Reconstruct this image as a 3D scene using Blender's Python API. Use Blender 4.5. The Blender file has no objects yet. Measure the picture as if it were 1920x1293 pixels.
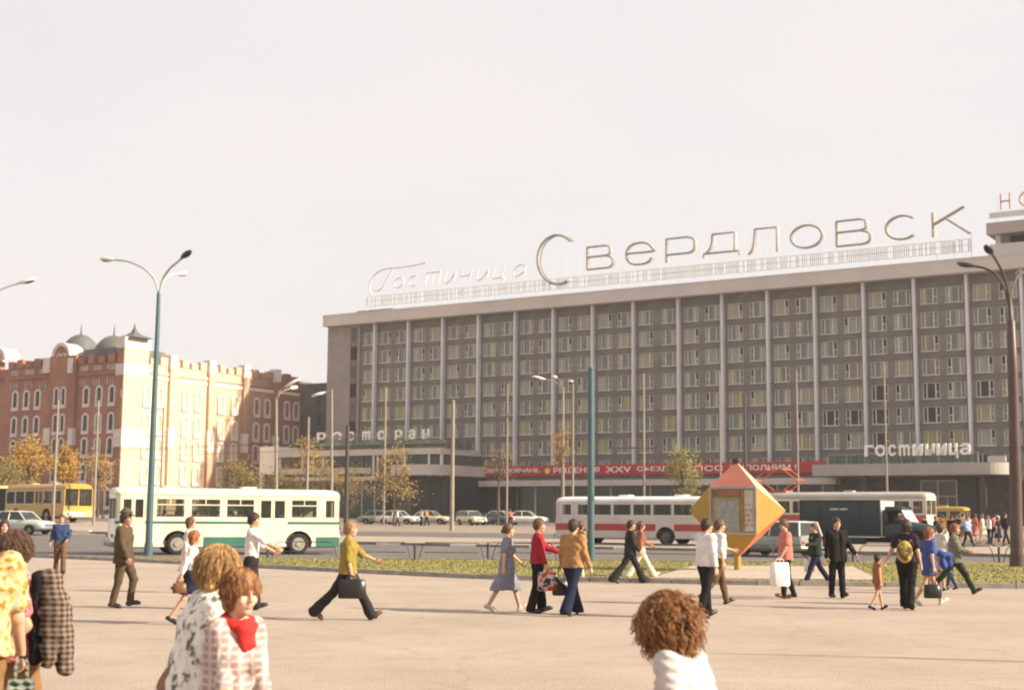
import bpy, math, random, numpy as np
from mathutils import Vector as V, Matrix
R = math.radians
rnd = random.Random(7)
C = bpy.context.scene.collection
sc = bpy.context.scene

# ------------------------------------------------------------------ camera
CAMZ, F_PX = 1.75, 2667.0
PITCH, ROLL = math.atan(323.5 / F_PX), R(0.38)
cam_d = bpy.data.cameras.new('camera'); cam = bpy.data.objects.new('camera', cam_d); C.objects.link(cam)
sc.camera = cam
cam_d.sensor_width = 36.0; cam_d.lens = 36.0 * F_PX / 1920.0
cam_d.clip_end = 3000; cam_d.clip_start = 0.1
cam.matrix_world = Matrix.Translation((0, 0, CAMZ)) @ Matrix.Rotation(math.pi / 2 + PITCH, 4, 'X') @ Matrix.Rotation(ROLL, 4, 'Z')
cam_d.dof.use_dof = True; cam_d.dof.focus_distance = 20.0; cam_d.dof.aperture_fstop = 3.2

# ------------------------------------------------------------------ world and sun
SUN_DIR = V((0.97, -0.27, 0)).normalized() * math.cos(R(27)); SUN_DIR.z = math.sin(R(27))
w = bpy.data.worlds.new('World'); sc.world = w; w.use_nodes = True
wn, wl = w.node_tree.nodes, w.node_tree.links
bg = wn['Background']
sky = wn.new('ShaderNodeTexSky'); sky.sky_type = 'NISHITA'; sky.sun_disc = False
sky.sun_elevation = R(27); sky.sun_rotation = math.atan2(SUN_DIR.x, SUN_DIR.y)
sky.air_density = 1.2; sky.dust_density = 3.0; sky.ozone_density = 1.0
mx = wn.new('ShaderNodeMix'); mx.data_type = 'RGBA'; mx.inputs[0].default_value = 0.9
mx.inputs[7].default_value = (4.85, 4.50, 4.40, 1)          # thin bright overcast veil over the blue
tcw = wn.new('ShaderNodeTexCoord'); nzw = wn.new('ShaderNodeTexNoise'); nzw.inputs['Scale'].default_value = 2.2; nzw.inputs['Detail'].default_value = 5
mpw = wn.new('ShaderNodeMapping'); mpw.inputs['Scale'].default_value = (1, 1, 2.5); wl.new(tcw.outputs['Generated'], mpw.inputs[0]); wl.new(mpw.outputs[0], nzw.inputs['Vector'])
mrw = wn.new('ShaderNodeMapRange'); mrw.inputs[1].default_value = .3; mrw.inputs[2].default_value = .7; mrw.inputs[3].default_value = .80; mrw.inputs[4].default_value = .95
wl.new(nzw.outputs['Fac'], mrw.inputs[0]); wl.new(mrw.outputs[0], mx.inputs[0])
wl.new(sky.outputs[0], mx.inputs[6]); wl.new(mx.outputs[2], bg.inputs[0])
bg.inputs[1].default_value = 0.1
sd = bpy.data.lights.new('sun', 'SUN'); sd.energy = 5.0; sd.angle = R(0.6); sd.color = (1.0, 0.87, 0.68)
so = bpy.data.objects.new('sun', sd); C.objects.link(so); so.rotation_euler = SUN_DIR.to_track_quat('Z', 'Y').to_euler()
so.location = (40, -10, 60)
vs = sc.view_settings
vs.view_transform = 'Standard'; vs.look = 'None'; vs.gamma = 1.0; vs.use_curve_mapping = False; vs.exposure = 0.98
sc.render.engine = 'CYCLES'; sc.cycles.filter_width = 2.0
sc.cycles.max_bounces = 5; sc.cycles.transparent_max_bounces = 8
sc.cycles.use_denoising = True

# ------------------------------------------------------------------ geometry of the place
_r = V((1, 0, 0)); _f = V((0, math.cos(PITCH), math.sin(PITCH))); _u = V((0, -math.sin(PITCH), math.cos(PITCH)))
def ray(px, py):                       # direction of sight through a point measured on the photograph
    A, B = px - 960, 646.5 - py
    a = A * math.cos(ROLL) - B * math.sin(ROLL); b = A * math.sin(ROLL) + B * math.cos(ROLL)
    return _r * a + _u * b + _f * F_PX
TH = 0.56288
HU = V((math.cos(TH), -math.sin(TH), 0)); HN = V((-math.sin(TH), -math.cos(TH), 0))   # street direction, facade normal
HO = V((-21.27, 217.98, 0))
BO = V((-54.5, 200.0, 0))              # corner of the brick building
def smooth(t): t = min(1, max(0, t)); return t * t * (3 - 2 * t)
VG = [(-60, 1.3), (0, 1.2), (37, 1.0), (60, .85), (85, .6), (92, .4), (105, .1), (118, 0), (400, 0)]
def gz(x, y):
    v = (x - HO.x) * HN.x + (y - HO.y) * HN.y
    z = VG[0][1]
    for (a, za), (b, zb) in zip(VG, VG[1:]):
        if v >= a: z = za + (zb - za) * min(1, (v - a) / (b - a))
    return z + .45 * smooth((-x - 15) / 20) * smooth((y - 72) / 25) + .4 * smooth((-x - 15) / 15) * smooth((y - 97) / 12)
def at(px, y):                         # ground point under picture column px at distance y
    d = ray(px, 970); x = d.x * y / d.y
    return V((x, y, gz(x, y)))
def G(px, py):                         # ground point seen at a pixel
    d = ray(px, py); y = 3.0; prev = y
    while y < 260:
        x = d.x * y / d.y; z = CAMZ + d.z * y / d.y
        if z <= gz(x, y): break
        prev = y; y *= 1.01
    for _ in range(20):
        m = (prev + y) / 2; x = d.x * m / d.y
        if CAMZ + d.z * m / d.y <= gz(x, m): y = m
        else: prev = m
    return V((d.x * y / d.y, y, gz(d.x * y / d.y, y)))
def hit(px, py, o, n):                 # point on a vertical plane
    d = ray(px, py); c = V((0, 0, CAMZ)); t = (o - c).dot(n) / d.dot(n)
    return c + d * t
def HL(px, py, yo=0.0):                # hotel-frame coordinates (along, height) on the plane yo metres behind the pillars
    p = hit(px, py, HO - HN * yo, HN); return (p - HO).dot(HU), p.z
def hw(x, y, z=None):                  # hotel frame -> world
    p = HO + HU * x - HN * y; p.z = gz(p.x, p.y) if z is None else z; return p

# ------------------------------------------------------------------ materials
MATS = {}
def nt(name):
    m = bpy.data.materials.new(name); m.use_nodes = True
    return m, m.node_tree.nodes, m.node_tree.links, m.node_tree.nodes['Principled BSDF']
def mat(name, col, rough=.7, var=.12, scale=3.0, bump=0.0, bscale=30.0, metal=0.0, col2=None, spec=.4, coat=0, detail=4, stretch=None):
    if name in MATS: return MATS[name]
    m, n, l, b = nt(name)
    b.inputs['Roughness'].default_value = rough; b.inputs['Metallic'].default_value = metal
    b.inputs['Specular IOR Level'].default_value = spec
    if coat: b.inputs['Coat Weight'].default_value = coat; b.inputs['Coat Roughness'].default_value = .15
    tc = n.new('ShaderNodeTexCoord'); src = tc.outputs['Object']
    if stretch:
        mp = n.new('ShaderNodeMapping'); mp.inputs['Scale'].default_value = stretch; l.new(src, mp.inputs[0]); src = mp.outputs[0]
    tx = n.new('ShaderNodeTexNoise'); tx.inputs['Scale'].default_value = scale; tx.inputs['Detail'].default_value = detail
    l.new(src, tx.inputs['Vector'])
    rp = n.new('ShaderNodeValToRGB'); l.new(tx.outputs['Fac'], rp.inputs[0])
    c = col; d = col2 or tuple(x * (1 - var * 2) for x in col); hi = tuple(min(1, x * (1 + var)) for x in c)
    rp.color_ramp.elements[0].position = .3; rp.color_ramp.elements[0].color = (*d, 1)
    rp.color_ramp.elements[1].position = .7; rp.color_ramp.elements[1].color = (*hi, 1)
    l.new(rp.outputs[0], b.inputs['Base Color'])
    if bump:
        t2 = n.new('ShaderNodeTexNoise'); t2.inputs['Scale'].default_value = bscale; t2.inputs['Detail'].default_value = 3
        l.new(src, t2.inputs['Vector']); bp = n.new('ShaderNodeBump'); bp.inputs['Strength'].default_value = bump
        bp.inputs['Distance'].default_value = .02; l.new(t2.outputs['Fac'], bp.inputs['Height']); l.new(bp.outputs[0], b.inputs['Normal'])
    MATS[name] = m; return m
def glass(name, tint=(.75, .8, .8), mixv=.45, dark=(.03, .035, .04)):
    if name in MATS: return MATS[name]
    m, n, l, b = nt(name)
    b.inputs['Base Color'].default_value = (*dark, 1); b.inputs['Roughness'].default_value = .08; b.inputs['Specular IOR Level'].default_value = .8
    t = n.new('ShaderNodeBsdfTransparent'); t.inputs[0].default_value = (*tint, 1)
    x = n.new('ShaderNodeMixShader'); x.inputs[0].default_value = mixv
    l.new(t.outputs[0], x.inputs[1]); l.new(b.outputs[0], x.inputs[2]); l.new(x.outputs[0], n['Material Output'].inputs[0])
    MATS[name] = m; return m
def ramp_mat(name, kind, stops, scale, rough=.85, stretch=None, bump=0):   # printed cloth, worn paint
    if name in MATS: return MATS[name]
    m, n, l, b = nt(name); b.inputs['Roughness'].default_value = rough; b.inputs['Specular IOR Level'].default_value = .2
    tc = n.new('ShaderNodeTexCoord'); src = tc.outputs['Object']
    if stretch:
        mp = n.new('ShaderNodeMapping'); mp.inputs['Scale'].default_value = stretch; l.new(src, mp.inputs[0]); src = mp.outputs[0]
    rp = n.new('ShaderNodeValToRGB')
    if kind == 'noise':
        t = n.new('ShaderNodeTexNoise'); t.inputs['Scale'].default_value = scale; t.inputs['Detail'].default_value = 2; out = t.outputs['Fac']; l.new(src, t.inputs['Vector'])
    elif kind == 'vor':
        t = n.new('ShaderNodeTexVoronoi'); t.inputs['Scale'].default_value = scale; out = t.outputs['Distance']; l.new(src, t.inputs['Vector'])
    elif kind in ('plaid', 'check'):
        a = n.new('ShaderNodeTexWave'); a.bands_direction = 'Z'; a.inputs['Scale'].default_value = scale; l.new(src, a.inputs['Vector'])
        c = n.new('ShaderNodeTexWave'); c.bands_direction = 'DIAGONAL'; c.inputs['Scale'].default_value = scale * 1.1
        mp2 = n.new('ShaderNodeMapping'); mp2.inputs['Scale'].default_value = (1, 1, 0.0); l.new(src, mp2.inputs[0]); l.new(mp2.outputs[0], c.inputs['Vector'])
        a.inputs['Distortion'].default_value = .6; c.inputs['Distortion'].default_value = .6
        ad = n.new('ShaderNodeMath'); ad.operation = 'ADD' if kind == 'plaid' else 'MAXIMUM'; l.new(a.outputs['Fac'], ad.inputs[0]); l.new(c.outputs['Fac'], ad.inputs[1])
        dv = n.new('ShaderNodeMath'); dv.operation = 'MULTIPLY'; dv.inputs[1].default_value = .5 if kind == 'plaid' else 1; l.new(ad.outputs[0], dv.inputs[0]); out = dv.outputs[0]
    l.new(out, rp.inputs[0])
    e = rp.color_ramp.elements
    e[0].position = stops[0][0]; e[0].color = (*stops[0][1], 1); e[1].position = stops[-1][0]; e[1].color = (*stops[-1][1], 1)
    for p, c in stops[1:-1]: k = e.new(p); k.color = (*c, 1)
    l.new(rp.outputs[0], b.inputs['Base Color'])
    if bump:
        t2 = n.new('ShaderNodeTexNoise'); t2.inputs['Scale'].default_value = 14; bp = n.new('ShaderNodeBump'); bp.inputs['Strength'].default_value = bump; bp.inputs['Distance'].default_value = .03
        l.new(tc.outputs['Object'], t2.inputs['Vector']); l.new(t2.outputs['Fac'], bp.inputs['Height']); l.new(bp.outputs[0], b.inputs['Normal'])
    MATS[name] = m; return m

# ------------------------------------------------------------------ meshes
class MB:
    def __init__(s): s.v = []; s.f = []; s.m = []; s.sm = []
    def add(s, vs, fs, mi=0, smooth=False):
        o = len(s.v); s.v += [tuple(p) for p in vs]
        for f in fs: s.f.append(tuple(i + o for i in f)); s.m.append(mi); s.sm.append(smooth)
        return s
    def box(s, x0, x1, y0, y1, z0, z1, mi=0, M=None):
        vs = [V((x, y, z)) for x in (x0, x1) for y in (y0, y1) for z in (z0, z1)]
        if M: vs = [M @ p for p in vs]
        return s.add(vs, [(0, 1, 3, 2), (4, 6, 7, 5), (0, 4, 5, 1), (2, 3, 7, 6), (0, 2, 6, 4), (1, 5, 7, 3)], mi)
    def bbox(s, x0, x1, y0, y1, z0, z1, b=.02, mi=0):   # box with chamfered edges
        import bmesh
        bm = bmesh.new(); bmesh.ops.create_cube(bm, size=1)
        for p in bm.verts: p.co = V(((x0 + x1) / 2 + p.co.x * (x1 - x0), (y0 + y1) / 2 + p.co.y * (y1 - y0), (z0 + z1) / 2 + p.co.z * (z1 - z0)))
        bmesh.ops.bevel(bm, geom=bm.edges[:], offset=b, segments=2, profile=.5, affect='EDGES')
        s.add([p.co for p in bm.verts], [tuple(q.index for q in f.verts) for f in bm.faces], mi, True); bm.free(); return s
    def quad(s, a, b, c, d, mi=0): return s.add([a, b, c, d], [(0, 1, 2, 3)], mi)
    def tube(s, pts, rad, n=8, mi=0, caps=True, smooth=True):
        pts = [V(p) for p in pts]; rad = rad if isinstance(rad, (list, tuple)) else [rad] * len(pts)
        vs = []; up = None
        for i, p in enumerate(pts):
            d = (pts[min(i + 1, len(pts) - 1)] - pts[max(i - 1, 0)]).normalized()
            if up is None: up = V((0, 0, 1)) if abs(d.z) < .9 else V((1, 0, 0))
            a = d.cross(up).normalized(); b = a.cross(d).normalized(); up = b
            for k in range(n):
                t = 2 * math.pi * k / n; vs.append(p + (a * math.cos(t) + b * math.sin(t)) * rad[i])
        fs = [(i * n + k, i * n + (k + 1) % n, (i + 1) * n + (k + 1) % n, (i + 1) * n + k) for i in range(len(pts) - 1) for k in range(n)]
        s.add(vs, fs, mi, smooth)
        if caps: s.add(vs[:n], [tuple(range(n))[::-1]], mi); s.add(vs[-n:], [tuple(range(n))], mi)
        return s
    def loft(s, rings, mi=0, smooth=True, caps=True):
        n = len(rings[0]); vs = [p for r in rings for p in r]
        fs = [(i * n + k, (i + 1) * n + k, (i + 1) * n + (k + 1) % n, i * n + (k + 1) % n) for i in range(len(rings) - 1) for k in range(n)]
        s.add(vs, fs, mi, smooth)
        if caps: s.add(rings[0], [tuple(range(n))], mi); s.add(rings[-1], [tuple(range(n))[::-1]], mi)
        return s
    def prism(s, poly, y0, y1, mi=0):      # polygon in xz, extruded along y
        n = len(poly); vs = [(x, y0, z) for x, z in poly] + [(x, y1, z) for x, z in poly]
        fs = [tuple(range(n)), tuple(range(2 * n - 1, n - 1, -1))] + [(k, k + n, (k + 1) % n + n, (k + 1) % n) for k in range(n)]
        return s.add(vs, fs, mi)
    def disc(s, c, r, y0, y1, n=20, mi=0):    # wheel-like cylinder, axis y
        return s.tube([(c[0], y0, c[1]), (c[0], y1, c[1])], r, n, mi)
    def mesh(s, name, mats):
        me = bpy.data.meshes.new(name); me.from_pydata([tuple(p) for p in s.v], [], s.f)
        mats = mats if isinstance(mats, (list, tuple)) else [mats]
        for m in mats: me.materials.append(m)
        me.polygons.foreach_set('material_index', s.m); me.polygons.foreach_set('use_smooth', s.sm)
        me.update(); return me
    def build(s, name, mats, parent=None, **kw): return obj(name, s.mesh(name, mats), parent, **kw)
def obj(name, me, parent=None, loc=None, rz=None, **props):
    o = bpy.data.objects.new(name, me); C.objects.link(o)
    if parent: o.parent = parent
    if loc is not None: o.location = loc
    if rz is not None: o.rotation_euler = (0, 0, rz)
    for k, v in props.items(): o[k] = v
    return o
def thing(name, label, cat, loc=(0, 0, 0), rz=0, group=None):
    o = bpy.data.objects.new(name, None); C.objects.link(o); o.location = loc; o.rotation_euler = (0, 0, rz)
    o.empty_display_size = .3; o['label'] = label; o['category'] = cat
    if group: o['group'] = group
    return o
def copy_tree(o, label=None, loc=None, rz=None, parent=None):
    c = o.copy(); C.objects.link(c)
    if parent: c.parent = parent
    if label: c['label'] = label
    if loc is not None: c.location = loc
    if rz is not None: c.rotation_euler = (0, 0, rz)
    for ch in list(o.children): copy_tree(ch, parent=c)
    return c
_tc = {}
def text_mesh(txt, mt, depth=.08, key=None):       # mesh in xz plane, bbox normalised to width w, height h, facing -y
    c = bpy.data.curves.new('lettering', 'FONT'); c.body = txt; c.extrude = .02; c.resolution_u = 3; c.offset = .018 if len(txt) < 3 else .012
    o = bpy.data.objects.new('lettering', c); C.objects.link(o); bpy.context.view_layer.update()
    me = bpy.data.meshes.new_from_object(o.evaluated_get(bpy.context.evaluated_depsgraph_get()))
    bpy.data.objects.remove(o); bpy.data.curves.remove(c)
    co = [v.co.copy() for v in me.vertices]
    x0, x1 = min(p.x for p in co), max(p.x for p in co); y0, y1 = min(p.y for p in co), max(p.y for p in co)
    for v, p in zip(me.vertices, co): v.co = ((p.x - x0) / (x1 - x0), -p.z / .02 * depth / 2, (p.y - y0) / (y1 - y0))
    me.materials.clear(); me.materials.append(mt); me.update(); return me
# ================================================================== GROUND
def asphalt(name, c1, c2, rough=.9, crack=False):
    m, n, l, b = nt(name); b.inputs['Roughness'].default_value = rough; b.inputs['Specular IOR Level'].default_value = .25
    tc = n.new('ShaderNodeTexCoord')
    a = n.new('ShaderNodeTexNoise'); a.inputs['Scale'].default_value = .35; a.inputs['Detail'].default_value = 6; a.inputs['Roughness'].default_value = .65
    g = n.new('ShaderNodeTexNoise'); g.inputs['Scale'].default_value = 38; g.inputs['Detail'].default_value = 2
    l.new(tc.outputs['Object'], a.inputs['Vector']); l.new(tc.outputs['Object'], g.inputs['Vector'])
    rp = n.new('ShaderNodeValToRGB'); rp.color_ramp.elements[0].position = .3; rp.color_ramp.elements[0].color = (*c1, 1)
    rp.color_ramp.elements[1].position = .72; rp.color_ramp.elements[1].color = (*c2, 1); l.new(a.outputs['Fac'], rp.inputs[0])
    r2 = n.new('ShaderNodeValToRGB'); r2.color_ramp.elements[0].position = .32; r2.color_ramp.elements[0].color = (.66, .64, .62, 1)
    r2.color_ramp.elements[1].position = .6; r2.color_ramp.elements[1].color = (1.04, 1.04, 1.04, 1); l.new(g.outputs['Fac'], r2.inputs[0])
    mu = n.new('ShaderNodeMix'); mu.data_type = 'RGBA'; mu.blend_type = 'MULTIPLY'; mu.inputs[0].default_value = 1
    l.new(rp.outputs[0], mu.inputs[6]); l.new(r2.outputs[0], mu.inputs[7]); out = mu.outputs[2]
    st = n.new('ShaderNodeTexNoise'); st.inputs['Scale'].default_value = 2.3; st.inputs['Detail'].default_value = 8; st.inputs['Roughness'].default_value = .75; l.new(tc.outputs['Object'], st.inputs['Vector'])
    rs_ = n.new('ShaderNodeValToRGB'); rs_.color_ramp.elements[0].position = .30; rs_.color_ramp.elements[0].color = (.87, .86, .85, 1); rs_.color_ramp.elements[1].position = .5; rs_.color_ramp.elements[1].color = (1.02, 1.02, 1.02, 1); l.new(st.outputs['Fac'], rs_.inputs[0])
    m9 = n.new('ShaderNodeMix'); m9.data_type = 'RGBA'; m9.blend_type = 'MULTIPLY'; m9.inputs[0].default_value = 1; l.new(out, m9.inputs[6]); l.new(rs_.outputs[0], m9.inputs[7]); out = m9.outputs[2]
    if crack:
        v = n.new('ShaderNodeTexVoronoi'); v.feature = 'DISTANCE_TO_EDGE'; v.inputs['Scale'].default_value = .16
        nz = n.new('ShaderNodeTexNoise'); nz.inputs['Scale'].default_value = .9; nz.inputs['Detail'].default_value = 5
        ad = n.new('ShaderNodeVectorMath'); ad.operation = 'ADD'; l.new(tc.outputs['Object'], nz.inputs['Vector'])
        l.new(tc.outputs['Object'], ad.inputs[0]); l.new(nz.outputs['Color'], ad.inputs[1]); l.new(ad.outputs[0], v.inputs['Vector'])
        r3 = n.new('ShaderNodeValToRGB'); r3.color_ramp.elements[0].position = 0; r3.color_ramp.elements[0].color = (.55, .52, .5, 1)
        r3.color_ramp.elements[1].position = .006; r3.color_ramp.elements[1].color = (1, 1, 1, 1); l.new(v.outputs[0], r3.inputs[0])
        m2 = n.new('ShaderNodeMix'); m2.data_type = 'RGBA'; m2.blend_type = 'MULTIPLY'; m2.inputs[0].default_value = .3
        l.new(out, m2.inputs[6]); l.new(r3.outputs[0], m2.inputs[7]); out = m2.outputs[2]
    l.new(out, b.inputs['Base Color'])
    bp = n.new('ShaderNodeBump'); bp.inputs['Strength'].default_value = .5; bp.inputs['Distance'].default_value = .012
    l.new(g.outputs['Fac'], bp.inputs['Height']); l.new(bp.outputs[0], b.inputs['Normal']); return m
M_plaza = asphalt('plaza_asphalt', (.345, .277, .222), (.445, .362, .295), crack=True)
M_road = asphalt('road_asphalt', (.125, .112, .108), (.19, .168, .158))
M_pale = asphalt('worn_concrete', (.33, .27, .215), (.43, .35, .285))
M_slab = mat('slab_concrete', (.42, .345, .275), .9, .07, 1.2, .2, 20)
M_tan = asphalt('tan_pavement', (.26, .205, .165), (.35, .28, .225))
M_kerb = mat('kerb_stone', (.33, .29, .25), .9, .15, 2.5, .3)
M_grass = mat('lawn', (.24, .215, .08), 1, .15, 1.3, .5, 60, col2=(.21, .20, .07), spec=.1)
M_soil = mat('dry_soil', (.27, .22, .15), 1, .2, 2, .4)

KP = [(-400, 230), (-60, 95), (-38, 75), (-22, 61.5), (-13.8, 54), (-5.5, 45.8), (-.5, 41), (6.4, 38.6), (13.3, 37.6), (30, 36.8), (400, 36)]
def lerp(tab, x):
    for (a, ya), (b, yb) in zip(tab, tab[1:]):
        if x <= b: return ya + (yb - ya) * max(0, (x - a)) / (b - a)
    return tab[-1][1]
def K(x): return lerp(KP, x)                                   # far edge of the plaza
GP = [(-400, 229), (-60, 95.2), (-38, 75.2), (-22, 61.8), (-15.2, 55.8), (-14, 56.3), (-11, 57.2), (0, 57.6), (400, 56)]
def Gf(x): return lerp(GP, x)                                  # far edge of the grass
def hy(x, v): return HO.y + (-v - (x - HO.x) * HN.x * -1 * -1) / 1 if False else HO.y + (v - (x - HO.x) * HN.x) / HN.y
def sheet(name, m, near, far, xs, dz, ny=14, **kw):
    mb = MB(); n = ny + 1; vs = []
    for x in xs:
        a, b = near(x), max(near(x) + .02, far(x))
        for j in range(n):
            y = a + (b - a) * j / ny; vs.append((x, y, gz(x, y) + dz))
    fs = [(i * n + j, (i + 1) * n + j, (i + 1) * n + j + 1, i * n + j + 1) for i in range(len(xs) - 1) for j in range(ny)]
    mb.add(vs, fs, 0, True); return mb.build(name, m, kind='structure', **kw)
xs_all = [-400, -300, -220, -160, -120, -90, -75] + [-60 + 2 * i for i in range(61)] + [70, 90, 120, 160, 220, 300, 400]
# base terrain: one sheet to the horizon
vs, fs = [], []
ys = [-60, -20, 0, 20, 40, 55] + [60 + 4 * i for i in range(48)] + [280, 340, 450, 700, 1200, 2500]
xt = [-2000, -1000, -600] + xs_all + [600, 1000, 2000]
for x in xt:
    for y in ys: vs.append((x, y, gz(x, y) - .02))
ny_ = len(ys)
fs = [(i * ny_ + j, (i + 1) * ny_ + j, (i + 1) * ny_ + j + 1, i * ny_ + j + 1) for i in range(len(xt) - 1) for j in range(ny_ - 1)]
MB().add(vs, fs, 0, True).build('ground', M_soil, kind='structure')
sheet('plaza', M_plaza, lambda x: -40, K, xs_all, 0, 20)
sheet('road', M_road, lambda x: Gf(x) + .12, lambda x: hy(x, 105), xs_all, 0.0, 16)
sheet('tramway_strip', M_pale, lambda x: hy(x, 105) + .02, lambda x: hy(x, 92.5), xs_all, .004, 5)
sheet('far_road', M_road, lambda x: hy(x, 92.5) + .02, lambda x: hy(x, 84), xs_all, .0, 5)
sheet('far_pavement', M_tan, lambda x: hy(x, 84) + .02, lambda x: hy(x, 46), xs_all, .004, 8)
sheet('parking_lane', M_road, lambda x: hy(x, 46) + .02, lambda x: hy(x, 26), xs_all, .0, 5)
sheet('hotel_pavement', M_tan, lambda x: hy(x, 26) + .02, lambda x: hy(x, -8), xs_all, .004, 6)
sheet('lawn', M_grass, lambda x: K(x) + .16, lambda x: Gf(x) - .02, [x for x in xs_all if -22 <= x <= 120] , .09, 8)
def kerb(name, fn, x0, x1, w, h, m, step=1.0):
    root = None; x = x0; n = 0; L = [];
    while x < x1:
        L.append((x, min(x1, x + step))); x += step
    big = MB(); par = bpy.data.objects.new(name, None); C.objects.link(par); par['kind'] = 'structure'
    for i, (a, b) in enumerate(L):
        ya, yb = fn(a), fn(b); d = V((b - a, yb - ya, 0)); g = .015
        p, q = V((a, ya, 0)) + d.normalized() * g, V((b, yb, 0)) - d.normalized() * g
        nn = V((-d.y, d.x, 0)).normalized() * w; z0, z1 = gz(a, ya) - .05, gz(a, ya) + h + rnd.uniform(-.008, .008)
        t = MB(); t.add([(p.x, p.y, z0), (q.x, q.y, z0), (q.x + nn.x, q.y + nn.y, z0), (p.x + nn.x, p.y + nn.y, z0),
               (p.x, p.y, z1), (q.x, q.y, z1), (q.x + nn.x, q.y + nn.y, z1), (p.x + nn.x, p.y + nn.y, z1)],
              [(0, 1, 5, 4), (1, 2, 6, 5), (2, 3, 7, 6), (3, 0, 4, 7), (4, 5, 6, 7)])
        t.build('kerb_stone', m[i % len(m)] if isinstance(m, list) else m, par)
    return par
kerb('plaza_kerb', lambda x: K(x) - .02, -22, 22, .16, .13, M_kerb, 1.1)
kerb('road_kerb', Gf, -16, 26, .14, .12, M_kerb, 1.6)
M_kw = mat('painted_kerb_white', (.78, .75, .7), .8, .1); M_kd = mat('kerb_dark', (.2, .18, .17), .9, .15)
kerb('tramway_kerb', lambda x: hy(x, 104.9), -44, 26, .2, .14, [M_kw, M_kd, M_kd], 1.5)
# pale slab under the advertising kiosk
sl = MB(); p0 = G(1225, 1090); p1 = G(1648, 1094); p2 = G(1600, 1068); p3 = G(1300, 1066)
for z in (.0, .125): sl.v += [(p.x, p.y, z) for p in (p0, p1, p2, p3)]
sl.f += [(4, 5, 6, 7), (0, 1, 5, 4), (1, 2, 6, 5), (2, 3, 7, 6), (3, 0, 4, 7)]; sl.m += [0] * 5; sl.sm += [False] * 5
sl.build('paving_slab', M_slab, kind='structure')
# blades of grass on the strip
gb = MB(); gr = random.Random(3)
for i in range(26000):
    x = gr.uniform(-15, 21); y0, y1 = K(x) + .25, Gf(x) - .1
    if y1 <= y0 or (4 < x < 10.6 and (x - 4) * .0 + y < 43.5 + (0 if x < 9 else -1)): continue
    y = gr.uniform(y0, y1); a = gr.uniform(0, 6.28); h = gr.uniform(.02, .055); d = gr.uniform(.015, .04)
    gb.add([(x - d * math.cos(a), y - d * math.sin(a), .088), (x + d * math.cos(a), y + d * math.sin(a), .088), (x + gr.uniform(-.03, .03), y + gr.uniform(-.03, .03), .09 + h)], [(0, 1, 2)], i % 2)
go = gb.build('grass', [mat('grass_blade', (.22, .205, .075), 1, .15), mat('grass_blade_dry', (.26, .225, .085), 1, .15)], label='short grass, partly dry, on the strip beyond the plaza kerb', category='grass', kind='stuff')
del gb

# ================================================================== HOTEL
M_clad = mat('hotel_cladding', (.20, .178, .16), .85, .08, .6, .15, 8)
M_clad2 = mat('hotel_end_cladding', (.285, .245, .222), .85, .07, .5, .15, 8)
M_spand = mat('spandrel_panel', (.165, .15, .136), .85, .1, .7)
M_pill = mat('pillar_white', (.64, .61, .64), .7, .06, .3)
M_corn = mat('cornice_render', (.56, .50, .455), .85, .05, .2, .1, 6)
M_frame = mat('window_frame_white', (.62, .57, .50), .6, .06)
M_glassf = glass('window_glass', (.9, .92, .91), .13, (.10, .11, .105))
M_dark = mat('dark_opening', (.02, .02, .022), .9, .1)
M_room = mat('room_back', (.12, .105, .09), .9, .2)
curt = [mat('curtain_grey', (.50, .50, .45), .95, .12, 6, stretch=(3, 1, .2)), mat('curtain_cream', (.88, .80, .60), .95, .1, 6, stretch=(3, 1, .2)),
        mat('curtain_yellow', (.82, .74, .34), .95, .1, 6, stretch=(3, 1, .2)), mat('curtain_pink', (.68, .46, .40), .95, .12, 6, stretch=(3, 1, .2)),
        mat('curtain_pale', (.82, .77, .64), .95, .12, 6, stretch=(3, 1, .2)), mat('curtain_orange', (.75, .42, .12), .95, .1, 6)]
hotel = thing('hotel_building', 'long grey nine storey hotel slab with pale vertical pillars and rooftop lettering', 'building', (HO.x, HO.y, 0), -TH)
EX = 0.433
def pilx(i): return i * 6.4 + (EX if i >= 8 else 0)
FL, NR = 2.92, 8
def row_z(k): return 28.12 - FL * k, 30.12 - FL * k           # sill, head of row k
XL, XR = -9.5, pilx(17) + .4
WY = .55                                                     # window plane behind the pillar plane
b = MB().box(XL, XR, 1.9, 16, 0, 31.2); b.build('wall', M_room, hotel)
b = MB(); b.box(XL, pilx(0) - 3.05, WY - .25, 1.9, 0, 31.38); b.build('end_wall', M_clad2, hotel)
# recessed strip of stair windows in the blank end
for k in range(9):
    z1 = 31.0 - 2.92 * k; mm = MB().box(-4.85, -3.55, WY - .28, WY - .2, z1 - 2.1, z1); mm.build('stair_window', M_dark if k % 2 else mat('stair_glass', (.07, .07, .07), .3, .2), hotel)
    MB().box(-4.9, -3.5, WY - .33, WY - .22, z1 - 2.9, z1 - 2.13).build('stair_spandrel', M_spand, hotel)
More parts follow.
